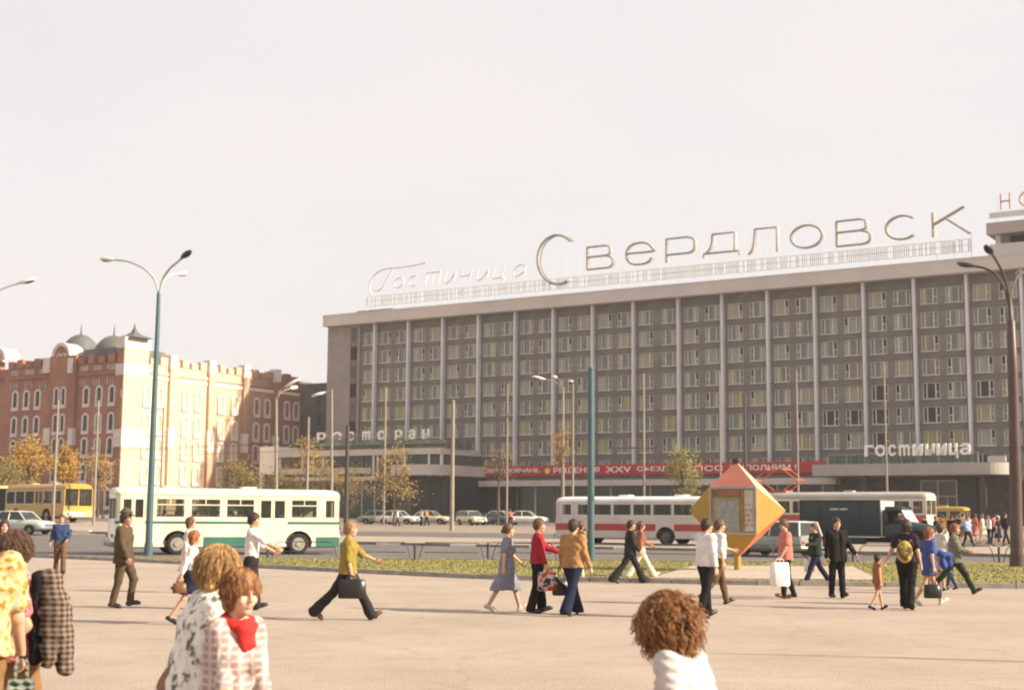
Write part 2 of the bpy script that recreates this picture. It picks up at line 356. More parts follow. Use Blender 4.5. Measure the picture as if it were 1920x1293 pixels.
# continuous spandrels per bay and storey, piers, pillars
sp_cache = {}
for i in range(-1, 17):
    xa, xb = pilx(i), pilx(i + 1)
    if i == -1: xa = pilx(0) - 3.05
    for k in range(NR + 1):
        z0 = row_z(k)[1] if True else 0; z1 = row_z(k - 1)[0] if k else 31.45
        if k == NR: z0 = row_z(NR - 1)[0] - 2.3; z1 = row_z(NR - 1)[0]
        key = (round(xb - xa, 2), round(z1 - z0, 2))
        if key not in sp_cache:
            t = MB().box(0, xb - xa - .012, WY, 1.9, 0, z1 - z0); t.box(0, xb - xa - .012, WY - .09, WY, z1 - z0 - .14, z1 - z0 - .02); sp_cache[key] = t.mesh('spandrel', M_spand)
        obj('spandrel', sp_cache[key], hotel, (xa + .006, 0, z0))
wins = []
for i in range(-1, 17):
    x0 = pilx(i); wide = pilx(i + 1) - x0
    cs = [(x0 + 1.70, False), (x0 + wide - 1.65, True)]
    if i == -1: cs = [(x0 + 6.4 - 1.55, True)]
    edges = [x0 + (.0 if i >= 0 else 3.35)] + [e for c, _ in cs for e in (c - 1.06, c + 1.06)] + [x0 + wide]
    for a, c2 in zip(edges[::2], edges[1::2]):
        MB().box(a, c2, WY + .03, 1.88, row_z(NR - 1)[0], 31.0).build('pier', M_clad, hotel)
    for c, mir in cs:
        for k in range(NR): wins.append((c, mir, k, i))
for i in range(17 + 1):
    MB().box(pilx(i) - .17, pilx(i) + .17, -.12, 1.88, 6.4 if i > 1 else 9.5, 31.4).build('pillar', M_pill, hotel)
def win_meshes(mir):
    s = -1 if mir else 1
    fm = MB(); f = .095
    def bx(a, c, z0, z1, y0=WY + .12, y1=WY + .24):
        a, c = (a, c) if s > 0 else (-c, -a); fm.box(a, c, y0, y1, z0, z1)
    bx(-1.05, 1.05, 0, f); bx(-1.05, 1.05, 2 - f, 2); bx(-1.05, -1.05 + f, f, 2 - f); bx(1.05 - f, 1.05, f, 2 - f)
    bx(-.62, -.50, f, 2 - f, WY + .11, WY + .25); bx(.45, .6, f, 2 - f, WY + .11, WY + .25); bx(.6, 1.05 - f, .85, .95, WY + .1, WY + .25)
    bx(-1.12, 1.12, -.05, .03, WY - .1, WY + .12)
    g = MB().box(-1.0, 1.0, WY + .17, WY + .19, f, 2 - f)
    return fm.mesh('window', M_frame), g.mesh('pane', M_glassf)
WM = {m: win_meshes(m) for m in (False, True)}
cm_cache = {}
def curtain_mesh(a, c, kind, ci):
    key = (round(a, 1), round(c, 1), ci)
    if key in cm_cache: return cm_cache[key]
    t = MB(); n = max(6, int((c - a) / .09)); vs = []
    for j in range(n + 1):
        x = a + (c - a) * j / n; y = WY + .30 + (.03 if j % 2 else -.03)
        vs += [(x, y, .03), (x, y, 1.97)]
    t.add(vs, [(2 * j, 2 * j + 2, 2 * j + 3, 2 * j + 1) for j in range(n)]); cm_cache[key] = t.mesh('curtain', curt[ci]); return cm_cache[key]
open_m = {}
for mir in (False, True):
    s = -1 if mir else 1; t = MB(); a, c = sorted((s * .61, s * .97)); t.box(a, c, WY + .14, WY + .165, .97, 1.92)
    open_m[mir] = t.mesh('open_vent', M_dark)
wr = random.Random(11)
for c, mir, k, i in wins:
    z = row_z(k)[0]; fm, gm = WM[mir]
    o = obj('window', fm, hotel, (c, 0, z)); obj('pane', gm, o)
    if wr.random() < .42: obj('open_vent', open_m[mir], o)
    r = wr.random(); s = -1 if mir else 1
    if i == -1 and 3 <= k <= 5: obj('curtain', curtain_mesh(0, 1.0, 0, 5), o)
    base = 0
    if k >= 4 and i >= 11 and wr.random() < .45: continue            # dark uncurtained rooms low on the right
    yb = .38 if k < 4 else .6
    if r < yb * .6: obj('curtain', curtain_mesh(-1.0, 1.0, 0, wr.choice((1, 2) if k > 3 else (1, 4))), o)
    else:
        obj('curtain', curtain_mesh(-1.0, 1.0, 0, 0), o)
        if wr.random() < .9:
            ci = wr.choice([1, 4, 4, 1, 3, 2] if k > 3 else [4, 4, 1, 3, 4]); a_, c_ = (-1.0, -.3 + .5 * wr.random()) if s > 0 else (.3 - .3 * wr.random(), 1.0)
            if wr.random() < .25: a_, c_ = -a_, -c_; a_, c_ = min(a_, c_), max(a_, c_)
            q = obj('curtain', curtain_mesh(a_, c_, 0, ci), o); q.location.y = -.07
# cornice / roof edge
t = MB().box(XL - .02, XR + 3, -1.0, 16.5, 31.42, 33.12); t.box(XL - .06, XR + 3, -1.05, -.9, 33.0, 33.2); t.build('cornice', M_corn, hotel)
MB().box(-6, 1, 3, 9, 33.3, 34.1).build('roof_hut', mat('roof_felt', (.12, .11, .1), .9, .2), hotel)
# rooftop restaurant on the right end
rx = 92.9
t = MB(); t.box(rx - .3, XR + 14, .2, 15, 36.0, 37.4); t.build('pavilion_roof', mat('pavilion_fascia', (.40, .33, .31), .85, .06, .3), hotel)
t = MB().box(rx - .2, XR + 14, .3, .5, 33.4, 34.75); t.build('pavilion_parapet', M_corn, hotel)
t = MB().box(rx + 1.9, XR + 14, 2.6, 14, 33.4, 36.0); t.build('pavilion_wall', M_dark, hotel)
t = MB().box(rx + .5, rx + 1.1, 1.2, 2.0, 33.4, 36.0); t.build('pavilion_column', M_pill, hotel)

# ---- ground floor: shop front, white canopy, banner
M_cap = mat('canopy_white', (.52, .46, .42), .7, .06, .4)
M_shopg = glass('shop_glass', (.55, .56, .5), .5, (.06, .06, .05))
MB().box(14, 74, -2.2, .1, 6.15, 6.95).build('shop_canopy', M_cap, hotel)
MB().box(XL, XR, 1.2, 1.9, 0, 6.4).build('shop_back_wall', mat('shop_interior', (.10, .09, .065), .9, .3, .5), hotel)
M_shc = [mat('shop_curtain', (.33, .29, .14), .95, .2, 3, stretch=(3, 1, .1)), mat('shop_curtain_grey', (.2, .19, .16), .95, .2, 3, stretch=(3, 1, .1)), mat('shop_curtain_violet', (.2, .19, .24), .95, .1, 3)]
x = 14.2; i = 0
while x < 73:
    MB().box(x - .1, x + .1, -.15, .05, 1.0, 6.15).build('shop_mullion', M_frame if i % 2 else M_clad, hotel)
    MB().box(x + .12, x + 2.9, -.06, -.02, 1.9, 6.1).build('shop_pane', M_shopg, hotel)
    if wr.random() < .8 and x < 62: MB().box(x + .12 + wr.random(), x + 2.9, .5, .56, 1.4, 5.2 + wr.random() * .8).build('shop_curtain', M_shc[wr.choice((0, 0, 0, 1, 1, 2))], hotel)
    x += 3.02; i += 1
MB().box(14, 73, -.2, .1, 0, 1.88).build('plinth', mat('plinth_dark', (.12, .11, .1), .8, .15), hotel)
MB().box(14, 73.2, -.3, .02, 6.96, 7.5).build('fascia_band', M_spand, hotel)
ban = thing('slogan_banner', 'long red banner with white Cyrillic slogan hung above the shop canopy', 'banner', hw(18.1, -.75, 7.58), -TH)
t = MB().bbox(0, 54.3, -.04, .04, 0, 1.5, .02); t.build('cloth', mat('banner_red', (.43, .035, .03), .8, .12, .8), ban)
M_let = mat('white_lettering', (.85, .8, .74), .6, .04)
def put_text(txt, x, z, wd, ht, parent, m, depth=.06, y=-.1, name='lettering'):
    o = obj(name, text_mesh(txt, m, depth), parent, (x, y, z)); o.scale = (wd, 1, ht); return o
put_text('СВЕРДЛОВЧАНЕ,', 2.8, .42, 9.6, .72, ban, M_let)
put_text('РЕШЕНИЯ', 14.6, .42, 7.3, .72, ban, M_let); put_text('XXV', 22.9, .38, 3.9, .8, ban, M_let)
put_text('СЪЕЗДА', 27.7, .42, 5.6, .72, ban, M_let); put_text('КПСС', 34.9, .42, 5.4, .72, ban, M_let)
put_text('ВЫПОЛНИМ !', 41.3, .42, 9.0, .72, ban, M_let)
t = MB(); t.tube([(13.6, -.14, .72), (13.6, -.06, .72)], .42, 14); t.build('emblem', mat('emblem_yellow', (.75, .55, .15), .6, .1), ban)

# ---- hotel entrance canopy (right)
M_cc = mat('entrance_canopy', (.36, .325, .295), .8, .06, .5)
pts = []
for k in range(9):
    a = math.pi / 2 * k / 8; pts.append((93.0 + 2.6 * math.sin(a), -7.6 + 2.6 - 2.6 * math.cos(a)))
prof = [(73.0, -7.6)] + pts + [(95.6, .1), (73.0, .1)]
t = MB(); n = len(prof)
t.add([(x, y, 7.0) for x, y in prof] + [(x, y, 8.35) for x, y in prof], [tuple(range(n)), tuple(range(2 * n - 1, n - 1, -1))] + [(k, (k + 1) % n, (k + 1) % n + n, k + n) for k in range(n)])
t.build('entrance_canopy', M_cc, hotel)
t = MB().box(95.4, 112, -3, .1, 6.4, 7.4); t.build('entrance_canopy_extension', M_cc, hotel)
M_balg = glass('balustrade_glass', (.6, .68, .62), .4, (.1, .14, .11))
for k in range(9):
    xx = 75.0 + k * 2.2
    MB().box(xx - .04, xx + .04, -7.3, -7.2, 8.35, 9.5).build('balustrade_post', mat('rail_grey', (.3, .3, .28), .5, .1), hotel)
    if k < 8: MB().box(xx + .05, xx + 2.15, -7.27, -7.24, 8.42, 9.35).build('balustrade_pane', M_balg, hotel)
MB().box(74.9, 92.7, -7.32, -7.18, 9.5, 9.58).build('balustrade_rail', mat('rail_grey', (.3, .3, .28), .5, .1), hotel)
MB().box(93.4, 95.4, -6.2, -5.9, 8.4, 9.1).build('canopy_box', M_cap, hotel)
for xx in (78.6, 92.6, 97.5, 104): MB().box(xx - .35, xx + .35, -5.6, -4.9, 0, 7.0).build('column', mat('column_dark', (.035, .035, .04), .5, .1), hotel)
MB().box(73.2, 112, -.4, -.05, 0, 7.0).build('entrance_wall', mat('entrance_stone', (.07, .058, .04), .6, .3, 1.2), hotel)
t = MB().box(83.0, 90.8, -1.2, -.42, 0, 6.9); t.build('portal', mat('portal_black', (.02, .022, .03), .5, .1), hotel)
dr = MB()
for xx in (84.3, 86.3, 88.5): dr.box(xx - .07, xx + .07, -1.32, -1.22, 1.2, 6.5)
for zz in (6.43, 4.55): dr.box(84.37, 88.43, -1.315, -1.225, zz, zz + .12)
dr.box(87.35, 87.45, -1.31, -1.23, 1.2, 4.55); dn = dr.build('entrance_door_frame', M_frame, hotel)
MB().box(84.37, 86.23, -1.28, -1.26, 4.7, 6.4).build('transom_pane', glass('door_glass', (.3, .32, .32), .6, (.05, .055, .06)), dn)
MB().box(86.37, 88.43, -1.28, -1.26, 4.7, 6.4).build('transom_pane', MATS['door_glass'], dn)
for a, c in ((84.37, 86.23), (86.37, 87.35), (87.45, 88.43)): MB().box(a, c, -1.28, -1.26, 1.25, 4.5).build('door_pane', MATS['door_glass'], dn)
# letters of the hotel sign standing on the canopy
M_sig = mat('sign_letter_cream', (.86, .82, .74), .6, .05)
def letter_row(name, label, txt, boxes, yo, m, depth=.25, post=.5, pm=None, base=None):
    x0 = boxes[0][0]; zb = min(b_[2] for b_ in boxes)
    root = thing(name, label, 'sign', hw(x0, yo, zb), -TH)
    for ch, (a, c, z0, z1) in zip(txt, boxes):
        o = obj('letter', text_mesh(ch, m, depth), root, (a - x0, 0, z0 - zb)); o.scale = (c - a, 1, z1 - z0)
    r = MB(); w_ = boxes[-1][1] - x0
    r.box(-.1, w_ + .1, .16, .26, .1, .2); r.box(-.1, w_ + .1, .16, .26, .75, .83)
    if post:
        k = 0
        while k < w_: r.box(k, k + .07, .18, .25, -post, .1); k += 1.6
    r.build('support_rail', pm or mat('rail_grey', (.3, .3, .28), .5, .1), root); return root
gx = [(1621, 1638), (1641, 1661), (1666, 1680), (1686, 1706), (1711, 1730), (1735, 1752), (1756, 1775), (1779, 1797), (1800, 1819)]
bxs = []
for (a, c), ch in zip(gx, 'госmиница'):
    zt = HL((a + c) / 2, 833.5, -7.3)[1]; zb = HL((a + c) / 2, 853.5, -7.3)[1]
    bxs.append((HL(a, 845, -7.3)[0], HL(c, 845, -7.3)[0], 8.95 + .0 - (.35 if ch == 'ц' else 0) + .0, 10.3))
dz = HL(1700, 854, -7.3)[1] - 8.95
bxs = [(a, c, z0 + dz, z1 + dz) for a, c, z0, z1 in bxs]
letter_row('hotel_sign', 'cream letters reading гостиница standing on the entrance canopy', 'госmиница', bxs, -7.3, M_sig, post=dz + .6)

# ---- rooftop neon sign: strokes as tubes
SG = {
 'В': [[(0, 0), (0, 1)], [(0, 1), (.72, 1), (.88, .93), (.88, .62), (.72, .55), (0, .55)], [(.72, .55), (.9, .48), (1, .38), (1, .15), (.9, .03), (.75, 0), (0, 0)]],
 'е': [[(0, .55), (1, .55), (.98, .72), (.85, .9), (.65, 1), (.35, 1), (.15, .9), (.03, .7), (0, .5), (.03, .3), (.15, .1), (.35, 0), (.65, 0), (.85, .08), (.97, .25)]],
 'р': [[(0, -.25), (0, 1), (.75, 1), (.95, .9), (1, .75), (1, .4), (.95, .25), (.8, .15), (0, .15)]],
 'д': [[(.25, 1), (.88, 1), (.88, .08)], [(.25, 1), (.24, .6), (.18, .3), (.06, .08)], [(-.02, -.12), (0, .08), (1, .08), (1, -.12)]],
 'л': [[(0, 0), (.12, .1), (.2, .4), (.24, 1), (1, 1), (1, 0)]],
 'о': [[(.5 + .5 * math.cos(t * math.pi / 10) , .5 + .5 * math.sin(t * math.pi / 10)) for t in range(21)]],
 'с': [[(.5 + .5 * math.cos(t * math.pi / 12), .5 + .5 * math.sin(t * math.pi / 12)) for t in range(3, 22)]],
 'к': [[(0, 0), (0, 1)], [(.95, 1.12), (0, .5)], [(.38, .73), (1.1, .0)]],
 'т': [[(0, 1), (1, 1)], [(.05, 1), (.05, .2), (.12, 0)], [(.5, 1), (.5, .2), (.55, 0)], [(.95, 1), (.95, .2), (1.05, 0)]],
 'и': [[(0, 1), (0, .2), (.15, 0), (.45, .05), (.9, .8)], [(.9, 1), (.9, .15), (1, 0)]],
 'н': [[(0, 1), (0, 0)], [(0, .5), (.9, .5)], [(.9, 1), (.9, 0)]],
 'ц': [[(0, 1), (0, .2), (.15, 0), (.85, .05)], [(.85, 1), (.85, 0), (1.05, -.02), (1.05, -.3)]],
 'а': [[(.9, .85), (.6, 1), (.25, .9), (0, .55), (0, .25), (.2, 0), (.55, .05), (.9, .4)], [(.95, 1), (.88, .3), (1.05, 0)]],
}
def bez(pts, n=4):                       # Catmull-Rom through the points
    if len(pts) < 4: return pts
    P = [pts[0]] + pts + [pts[-1]]; out = []
    for i in range(1, len(P) - 2):
        for k in range(n):
            t = k / n; a, b_, c, d = P[i - 1], P[i], P[i + 1], P[i + 2]
            out.append(tuple(.5 * (2 * b_[j] + (c[j] - a[j]) * t + (2 * a[j] - 5 * b_[j] + 4 * c[j] - d[j]) * t * t + (3 * b_[j] - a[j] - 3 * c[j] + d[j]) * t ** 3) for j in (0, 1)))
    return out + [pts[-1]]
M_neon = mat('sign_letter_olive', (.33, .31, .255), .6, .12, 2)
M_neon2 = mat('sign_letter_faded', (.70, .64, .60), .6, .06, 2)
M_steel = mat('truss_pale', (.62, .62, .60), .6, .06)
sign = thing('rooftop_sign', 'huge open lettering Гостиница Свердловск on a steel lattice along the hotel roof', 'sign', hw(-1.6, -.2, 33.42), -TH)
def S(px, py): x, z = HL(px, py, -.2); return x + 1.6, z - 33.42
def letter(ch, x0, x1, z0, z1, rad, m, slant=0, y=-.15, cur=False):
    mb = MB()
    for st in SG[ch]:
        st = bez(st, 3) if (cur or ch in 'ес') and len(st) > 3 else st
        mb.tube([(x0 + (x1 - x0) * a + slant * c * (z1 - z0), y, z0 + (z1 - z0) * c) for a, c in st], rad, 6)
    return mb.build('letter', m, sign)
big = [('В', 1102, 1150, 461.5, 503.5), ('е', 1175, 1224, 456, 495.6), ('р', 1250, 1303, 446, 490), ('д', 1320, 1386, 438, 481.6), ('л', 1403, 1457, 428.7, 474.6),
       ('о', 1483, 1541.5, 422.6, 465), ('В', 1568.6, 1631, 412.5, 459.7), ('с', 1661, 1721, 405, 449), ('к', 1749, 1811, 396, 441.8)]
for ch, a, c, t_, b_ in big:
    cx = (a + c) / 2; zt, zb = S(cx, t_)[1], S(cx, b_)[1]
    if ch == 'р': zb += (zt - zb) * .2
    if ch == 'д': zb += (zt - zb) * .12
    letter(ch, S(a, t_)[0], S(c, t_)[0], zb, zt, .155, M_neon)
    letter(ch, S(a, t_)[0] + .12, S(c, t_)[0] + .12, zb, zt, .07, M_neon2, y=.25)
# the large initial С
mb = MB(); cps = []
for k in range(4, 26): 
    t_ = math.pi / 15 * k; px = 1046 + 37 * math.cos(t_); py = 487 - 46 * math.sin(t_) + (0 if k < 15 else 0); cps.append(S(px, py))
mb.tube([(x, -.15, z) for x, z in cps], .19, 6)
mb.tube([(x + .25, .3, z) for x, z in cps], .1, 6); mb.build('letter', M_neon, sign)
def Z5(x, y): return S(620 + x / 3.692, 380 + y / 3.692)
gq = [[(665, 412), (620, 428), (500, 448), (380, 460), (310, 500), (278, 555), (272, 612), (300, 650)], [(430, 452), (400, 520), (360, 590), (330, 610), (300, 600)]]
mb = MB()
for st in gq: mb.tube([(x, -.15, z) for x, z in [Z5(*p) for p in bez(st)]], .11, 6)
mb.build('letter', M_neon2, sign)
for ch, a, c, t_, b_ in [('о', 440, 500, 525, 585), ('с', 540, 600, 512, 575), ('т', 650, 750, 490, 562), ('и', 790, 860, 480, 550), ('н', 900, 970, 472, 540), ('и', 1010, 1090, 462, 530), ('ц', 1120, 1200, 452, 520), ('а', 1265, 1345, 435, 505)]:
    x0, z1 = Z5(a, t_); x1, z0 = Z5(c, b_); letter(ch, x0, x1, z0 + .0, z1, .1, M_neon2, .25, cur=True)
# lattice: rails, posts, pale slatted screen
xe = S(1822, 470)[0]
rl = MB()
for zz in (.62, 1.45, 2.15): rl.box(0, xe, 0, .07, zz, zz + .07)
rl.build('rail', M_steel, sign)
k = 0; x = 0
while x <= xe:
    MB().tube([(x, .35, -.1), (x, .35, 5.8 if 30 < x else 2.6)], .028, 5).build('post', M_steel, sign); x += 2.1
sl = MB(); x = 0; q = random.Random(5)
while x < xe:
    if q.random() < .78: sl.box(x, x + .14, .02, .06, .72 + 0, 2.1)
    x += .27
sl.build('slat_screen', M_steel, sign, kind='stuff')
# second sign on the pavilion roof
s2 = thing('pavilion_sign', 'thin reddish letters НО at the right edge, standing on the rooftop pavilion', 'sign', hw(rx + 1, .6, 37.4), -TH)
def S2(px, py): x, z = HL(px, py, .6); return x - rx - 1, z - 37.4
M_red = mat('neon_red', (.42, .25, .22), .6, .1)
hx0, hz1 = S2(1876, 363); hx1, hz0 = S2(1894, 391)
t = MB(); [t.tube([(a, 0, c), (d, 0, e)], .1, 6) for a, c, d, e in ((hx0, hz0, hx0, hz1), (hx1, hz0, hx1, hz1), (hx0, (hz0 + hz1) / 2, hx1, (hz0 + hz1) / 2))]; t.build('letter', M_red, s2)
ox0 = S2(1911, 370)[0]; t = MB(); t.tube([(ox0 + 1.3 + 1.3 * math.cos(k * math.pi / 10), 0, (hz0 + hz1) / 2 + (hz1 - hz0) / 2 * math.sin(k * math.pi / 10)) for k in range(21)], .1, 6); t.build('letter', M_red, s2)
t = MB(); t.box(-1, 8, .1, .15, .6, 1.3)
t.build('screen', M_steel, s2)
t = MB(); [t.box(k * 1.5, k * 1.5 + .06, .16, .22, 0, 3.2) for k in range(6)]; t.build('post', M_steel, s2)
# ================================================================== RESTAURANT WING
YR = -10.0
def RL(px, py): return HL(px, py, YR)
rest = thing('restaurant_building', 'low two storey glazed restaurant wing at the left end of the hotel', 'building', hw(-24, YR, 0), -TH)
def rl(px, py): x, z = RL(px, py); return x + 24, z
M_fas = mat('restaurant_fascia', (.55, .50, .42), .75, .08, .4); M_cream = mat('restaurant_cream', (.50, .45, .35), .8, .1, .5)
xl, zf1 = rl(523, 845); xr, _ = rl(829, 845); zf0 = rl(620, 855)[1]; zf1 = rl(620, 844)[1]
D_ = -YR
t = MB().box(xl, xr, 1.2, D_ - .2, 0, zf0); t.build('wall', mat('restaurant_back', (.10, .09, .08), .9, .3, .5), rest)
MB().box(xl, xr, -.4, D_ - .2, zf0, zf1).build('roof_fascia', M_fas, rest)
za, zb = rl(640, 888)[1], rl(640, 877)[1]; x2 = rl(697, 880)[0]
MB().box(xl, x2, -.2, 1.1, za, zb).build('balcony_band', M_cream, rest)
zc, zd = rl(640, 901)[1], rl(640, 894)[1]; x3 = rl(716, 897)[0]
MB().box(xl, x3, -1.2, 1.1, zc, zd).build('canopy', M_fas, rest)
for px in (526, 568, 607, 650, 701, 709, 760, 805, 828):
    xx = rl(px, 865)[0]; MB().box(xx - .16, xx + .16, -.15, .2, zb if px < 700 else zc + .5, zf0).build('column', M_pill, rest)
cols = [rl(p, 865)[0] for p in (526, 568, 607, 650, 701, 760, 805, 828)]
rr = random.Random(4)
for a, c in zip(cols, cols[1:]):
    n = max(1, round((c - a) / 1.9))
    for k in range(n):
        x0 = a + .18 + (c - a - .36) * k / n; x1 = a + .18 + (c - a - .36) * (k + 1) / n - .07
        p = MB().box(x0, x1, .02, .05, zb, zf0 - .05).build('window_pane', M_shopg, rest)
        if rr.random() < .5: MB().box(x0, x0 + (x1 - x0) * rr.uniform(.3, 1), .3, .34, zb, zf0 - .1).build('curtain', M_shc[rr.choice((0, 1, 1))], rest)
x = xl; k = 0
while x < x3 - 1:
    MB().box(x + .05, x + 2.2, -.1, -.06, 1.7, zc - .05).build('shop_pane', M_shopg, rest); MB().box(x - .05, x + .05, -.15, .0, 1.2, zc).build('mullion', M_frame, rest); x += 2.3; k += 1
MB().box(xl, x3, -.2, .2, 0, 1.65).build('plinth', MATS['plinth_dark'], rest)
# rounded white awning over the dark restaurant door
ax0, az0 = rl(752, 892); ax1, az1 = rl(841, 871); rad = 3.0
pr = [(ax0, D_)] + [(ax0 + 1.5 - 1.5 * math.cos(k * math.pi / 12), -2.0 - 1.5 * math.sin(k * math.pi / 12)) for k in range(7)] + [(ax1 - 3.2 + 3.2 * math.sin(k * math.pi / 16), -3.5 + 3.2 - 3.2 * math.cos(k * math.pi / 16)) for k in range(9)] + [(ax1, D_)]
n = len(pr); t = MB(); t.add([(x, y, az0) for x, y in pr] + [(x, y, az1) for x, y in pr], [tuple(range(n)), tuple(range(2 * n - 1, n - 1, -1))] + [(k, (k + 1) % n, (k + 1) % n + n, k + n) for k in range(n)])
t.build('door_awning', M_cap, rest)
ex = rl(770, 920)[0]; MB().box(ex, ax1 - .2, .2, D_ - .2, 0, az0).build('doorway', MATS['portal_black'], rest)
for q_ in (.25, .5, .75): MB().box(ex + (ax1 - ex) * q_ - .05, ex + (ax1 - ex) * q_ + .05, .05, .18, 1.2, az0 - .6).build('door_post', mat('bronze', (.10, .08, .06), .5, .1), rest)
# green-edged roof terrace and its letters
zg0, zg1 = rl(640, 835)[1] , rl(640, 828)[1]; g0 = rl(576, 830)[0]
MB().box(g0, xr + .2, .9, 7, zf1, zg0).build('terrace_wall', mat('terrace_dark', (.16, .14, .12), .9, .2, 1), rest)
MB().box(g0, xr + .2, .6, 7.2, zg0, zg1).build('terrace_edge', mat('terrace_green', (.17, .23, .15), .8, .25, 1), rest)
rx_ = [('р', 595, 611), ('е', 623, 641), ('с', 652, 664), ('m', 680, 694), ('о', 708, 724), ('р', 741, 754), ('а', 767, 779), ('н', 792, 805)]
bx_ = [(HL(a, 820, YR + 1)[0], HL(c, 820, YR + 1)[0], zg1 + .15, zg1 + 1.55) for _, a, c in rx_]
letter_row('restaurant_sign', 'cream letters reading ресторан on the green-edged terrace roof', ''.join(q_[0] for q_ in rx_), bx_, YR + 1, M_sig, post=.1)
# free white end wall with a leg
wx0, wz1 = RL(495, 838); wx1 = RL(525, 838)[0]; wz0 = RL(510, 889)[1]
pyl = thing('white_pylon_wall', 'sunlit blank white end wall on one leg, left of the restaurant windows', 'wall', hw(wx0, YR, 0), -TH)
M_wh = mat('white_plaster', (.80, .76, .70), .85, .05, .4)
MB().box(0, wx1 - wx0 - .3, -.9, D_, wz0, wz1).build('panel', M_wh, pyl); MB().box(0, .6, -.9, -.3, 0, wz0).build('leg', M_wh, pyl)

# ================================================================== BRICK BUILDING
def BF(px, py): p = hit(px, py, BO, HN); return (p - BO).dot(HU), p.z
def BR(px, py): p = hit(px, py, BO, HU); return -(p - BO).dot(HN), p.z
def brick_mat(name, glare_fade):
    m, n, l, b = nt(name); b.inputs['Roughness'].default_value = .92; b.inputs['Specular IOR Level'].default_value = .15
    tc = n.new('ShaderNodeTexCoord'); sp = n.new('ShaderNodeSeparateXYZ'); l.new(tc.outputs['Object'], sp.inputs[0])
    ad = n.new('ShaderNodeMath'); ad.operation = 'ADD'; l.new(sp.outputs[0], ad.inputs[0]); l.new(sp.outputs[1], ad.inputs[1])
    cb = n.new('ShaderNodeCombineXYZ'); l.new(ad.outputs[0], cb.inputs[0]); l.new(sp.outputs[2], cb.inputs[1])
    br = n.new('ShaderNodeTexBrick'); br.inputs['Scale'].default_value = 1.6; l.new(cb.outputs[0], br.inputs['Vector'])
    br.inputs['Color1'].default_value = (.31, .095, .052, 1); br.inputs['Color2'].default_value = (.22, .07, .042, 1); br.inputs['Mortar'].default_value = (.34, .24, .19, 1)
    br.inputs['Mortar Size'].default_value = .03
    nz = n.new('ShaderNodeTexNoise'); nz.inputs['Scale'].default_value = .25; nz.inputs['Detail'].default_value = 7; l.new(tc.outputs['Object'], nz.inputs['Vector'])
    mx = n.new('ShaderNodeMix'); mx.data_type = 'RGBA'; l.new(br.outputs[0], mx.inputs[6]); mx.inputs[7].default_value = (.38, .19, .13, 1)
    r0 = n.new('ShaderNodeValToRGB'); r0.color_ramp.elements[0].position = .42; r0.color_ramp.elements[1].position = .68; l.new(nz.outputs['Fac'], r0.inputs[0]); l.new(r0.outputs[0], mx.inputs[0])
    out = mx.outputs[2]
    if glare_fade:                                       # glare put into the colour: cream, thinning towards the far end and the foot
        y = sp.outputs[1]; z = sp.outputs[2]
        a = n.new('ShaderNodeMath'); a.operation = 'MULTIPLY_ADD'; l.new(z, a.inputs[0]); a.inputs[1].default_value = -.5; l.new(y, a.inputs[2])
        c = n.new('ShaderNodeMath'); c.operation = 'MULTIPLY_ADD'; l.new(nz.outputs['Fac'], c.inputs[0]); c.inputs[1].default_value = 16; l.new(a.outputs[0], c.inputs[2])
        rg = n.new('ShaderNodeMapRange'); l.new(c.outputs[0], rg.inputs[0]); rg.inputs[1].default_value = glare_fade; rg.inputs[2].default_value = glare_fade + 17
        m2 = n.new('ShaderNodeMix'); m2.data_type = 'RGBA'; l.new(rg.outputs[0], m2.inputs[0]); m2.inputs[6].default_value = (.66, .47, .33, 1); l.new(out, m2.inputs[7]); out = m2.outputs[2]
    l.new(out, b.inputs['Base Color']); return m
M_brick = brick_mat('brick_red', 0); M_brick2 = brick_mat('brick_painted_glare', 13.0)  # second brick carries the painted glare of the sunlit side
M_stone = mat('white_stone', (.62, .55, .50), .85, .1, 1.5); M_stone2 = mat('white_stone_sunny', (.70, .62, .52), .85, .06, 1.5)  # sunny copy is lighter: sunlight on the long side put into its colour
M_roof = mat('roof_iron', (.12, .12, .115), .6, .15, .5)
M_wdark = mat('window_dark', (.045, .04, .038), .35, .3, 2)
bb = thing('brick_building', 'old red brick mill building with white arched surrounds, domes and crenellated parapet', 'building', (BO.x, BO.y, 0), -TH)
bb['label'] = 'old red brick mill with white arched window surrounds, dark domes and battlements'
zpar = BF(190, 667)[1]; zparL = BF(50, 677)[1]; ztur = BF(232, 650)[1]; zr = BR(322, 672)[1]
xT = BF(224, 660)[0]; xC = BF(148, 660)[0]; xB = BF(98, 690)[0]; LW = -70
YB = BR(566, 705)[0]
MB().box(LW, xB - .02, 0, 24, 0, zparL - 1.0).build('wall', M_brick, bb)
MB().box(xB, xC, -.5, 24, 0, zparL + .3).build('wall', M_brick, bb)
MB().box(xC + .02, xT, -.02, 24, 0, zpar - 1.0).build('wall', M_brick, bb)
MB().box(xT + .02, -.25, -.35, 4.2, 0, ztur - .1).build('corner_tower', M_brick, bb)
MB().box(-.248, 0, -.35, 4.2, 0, ztur - .1).build('corner_tower_glare_slab', M_brick2, bb)  # cream slab, painted glare on the tower's sunny face
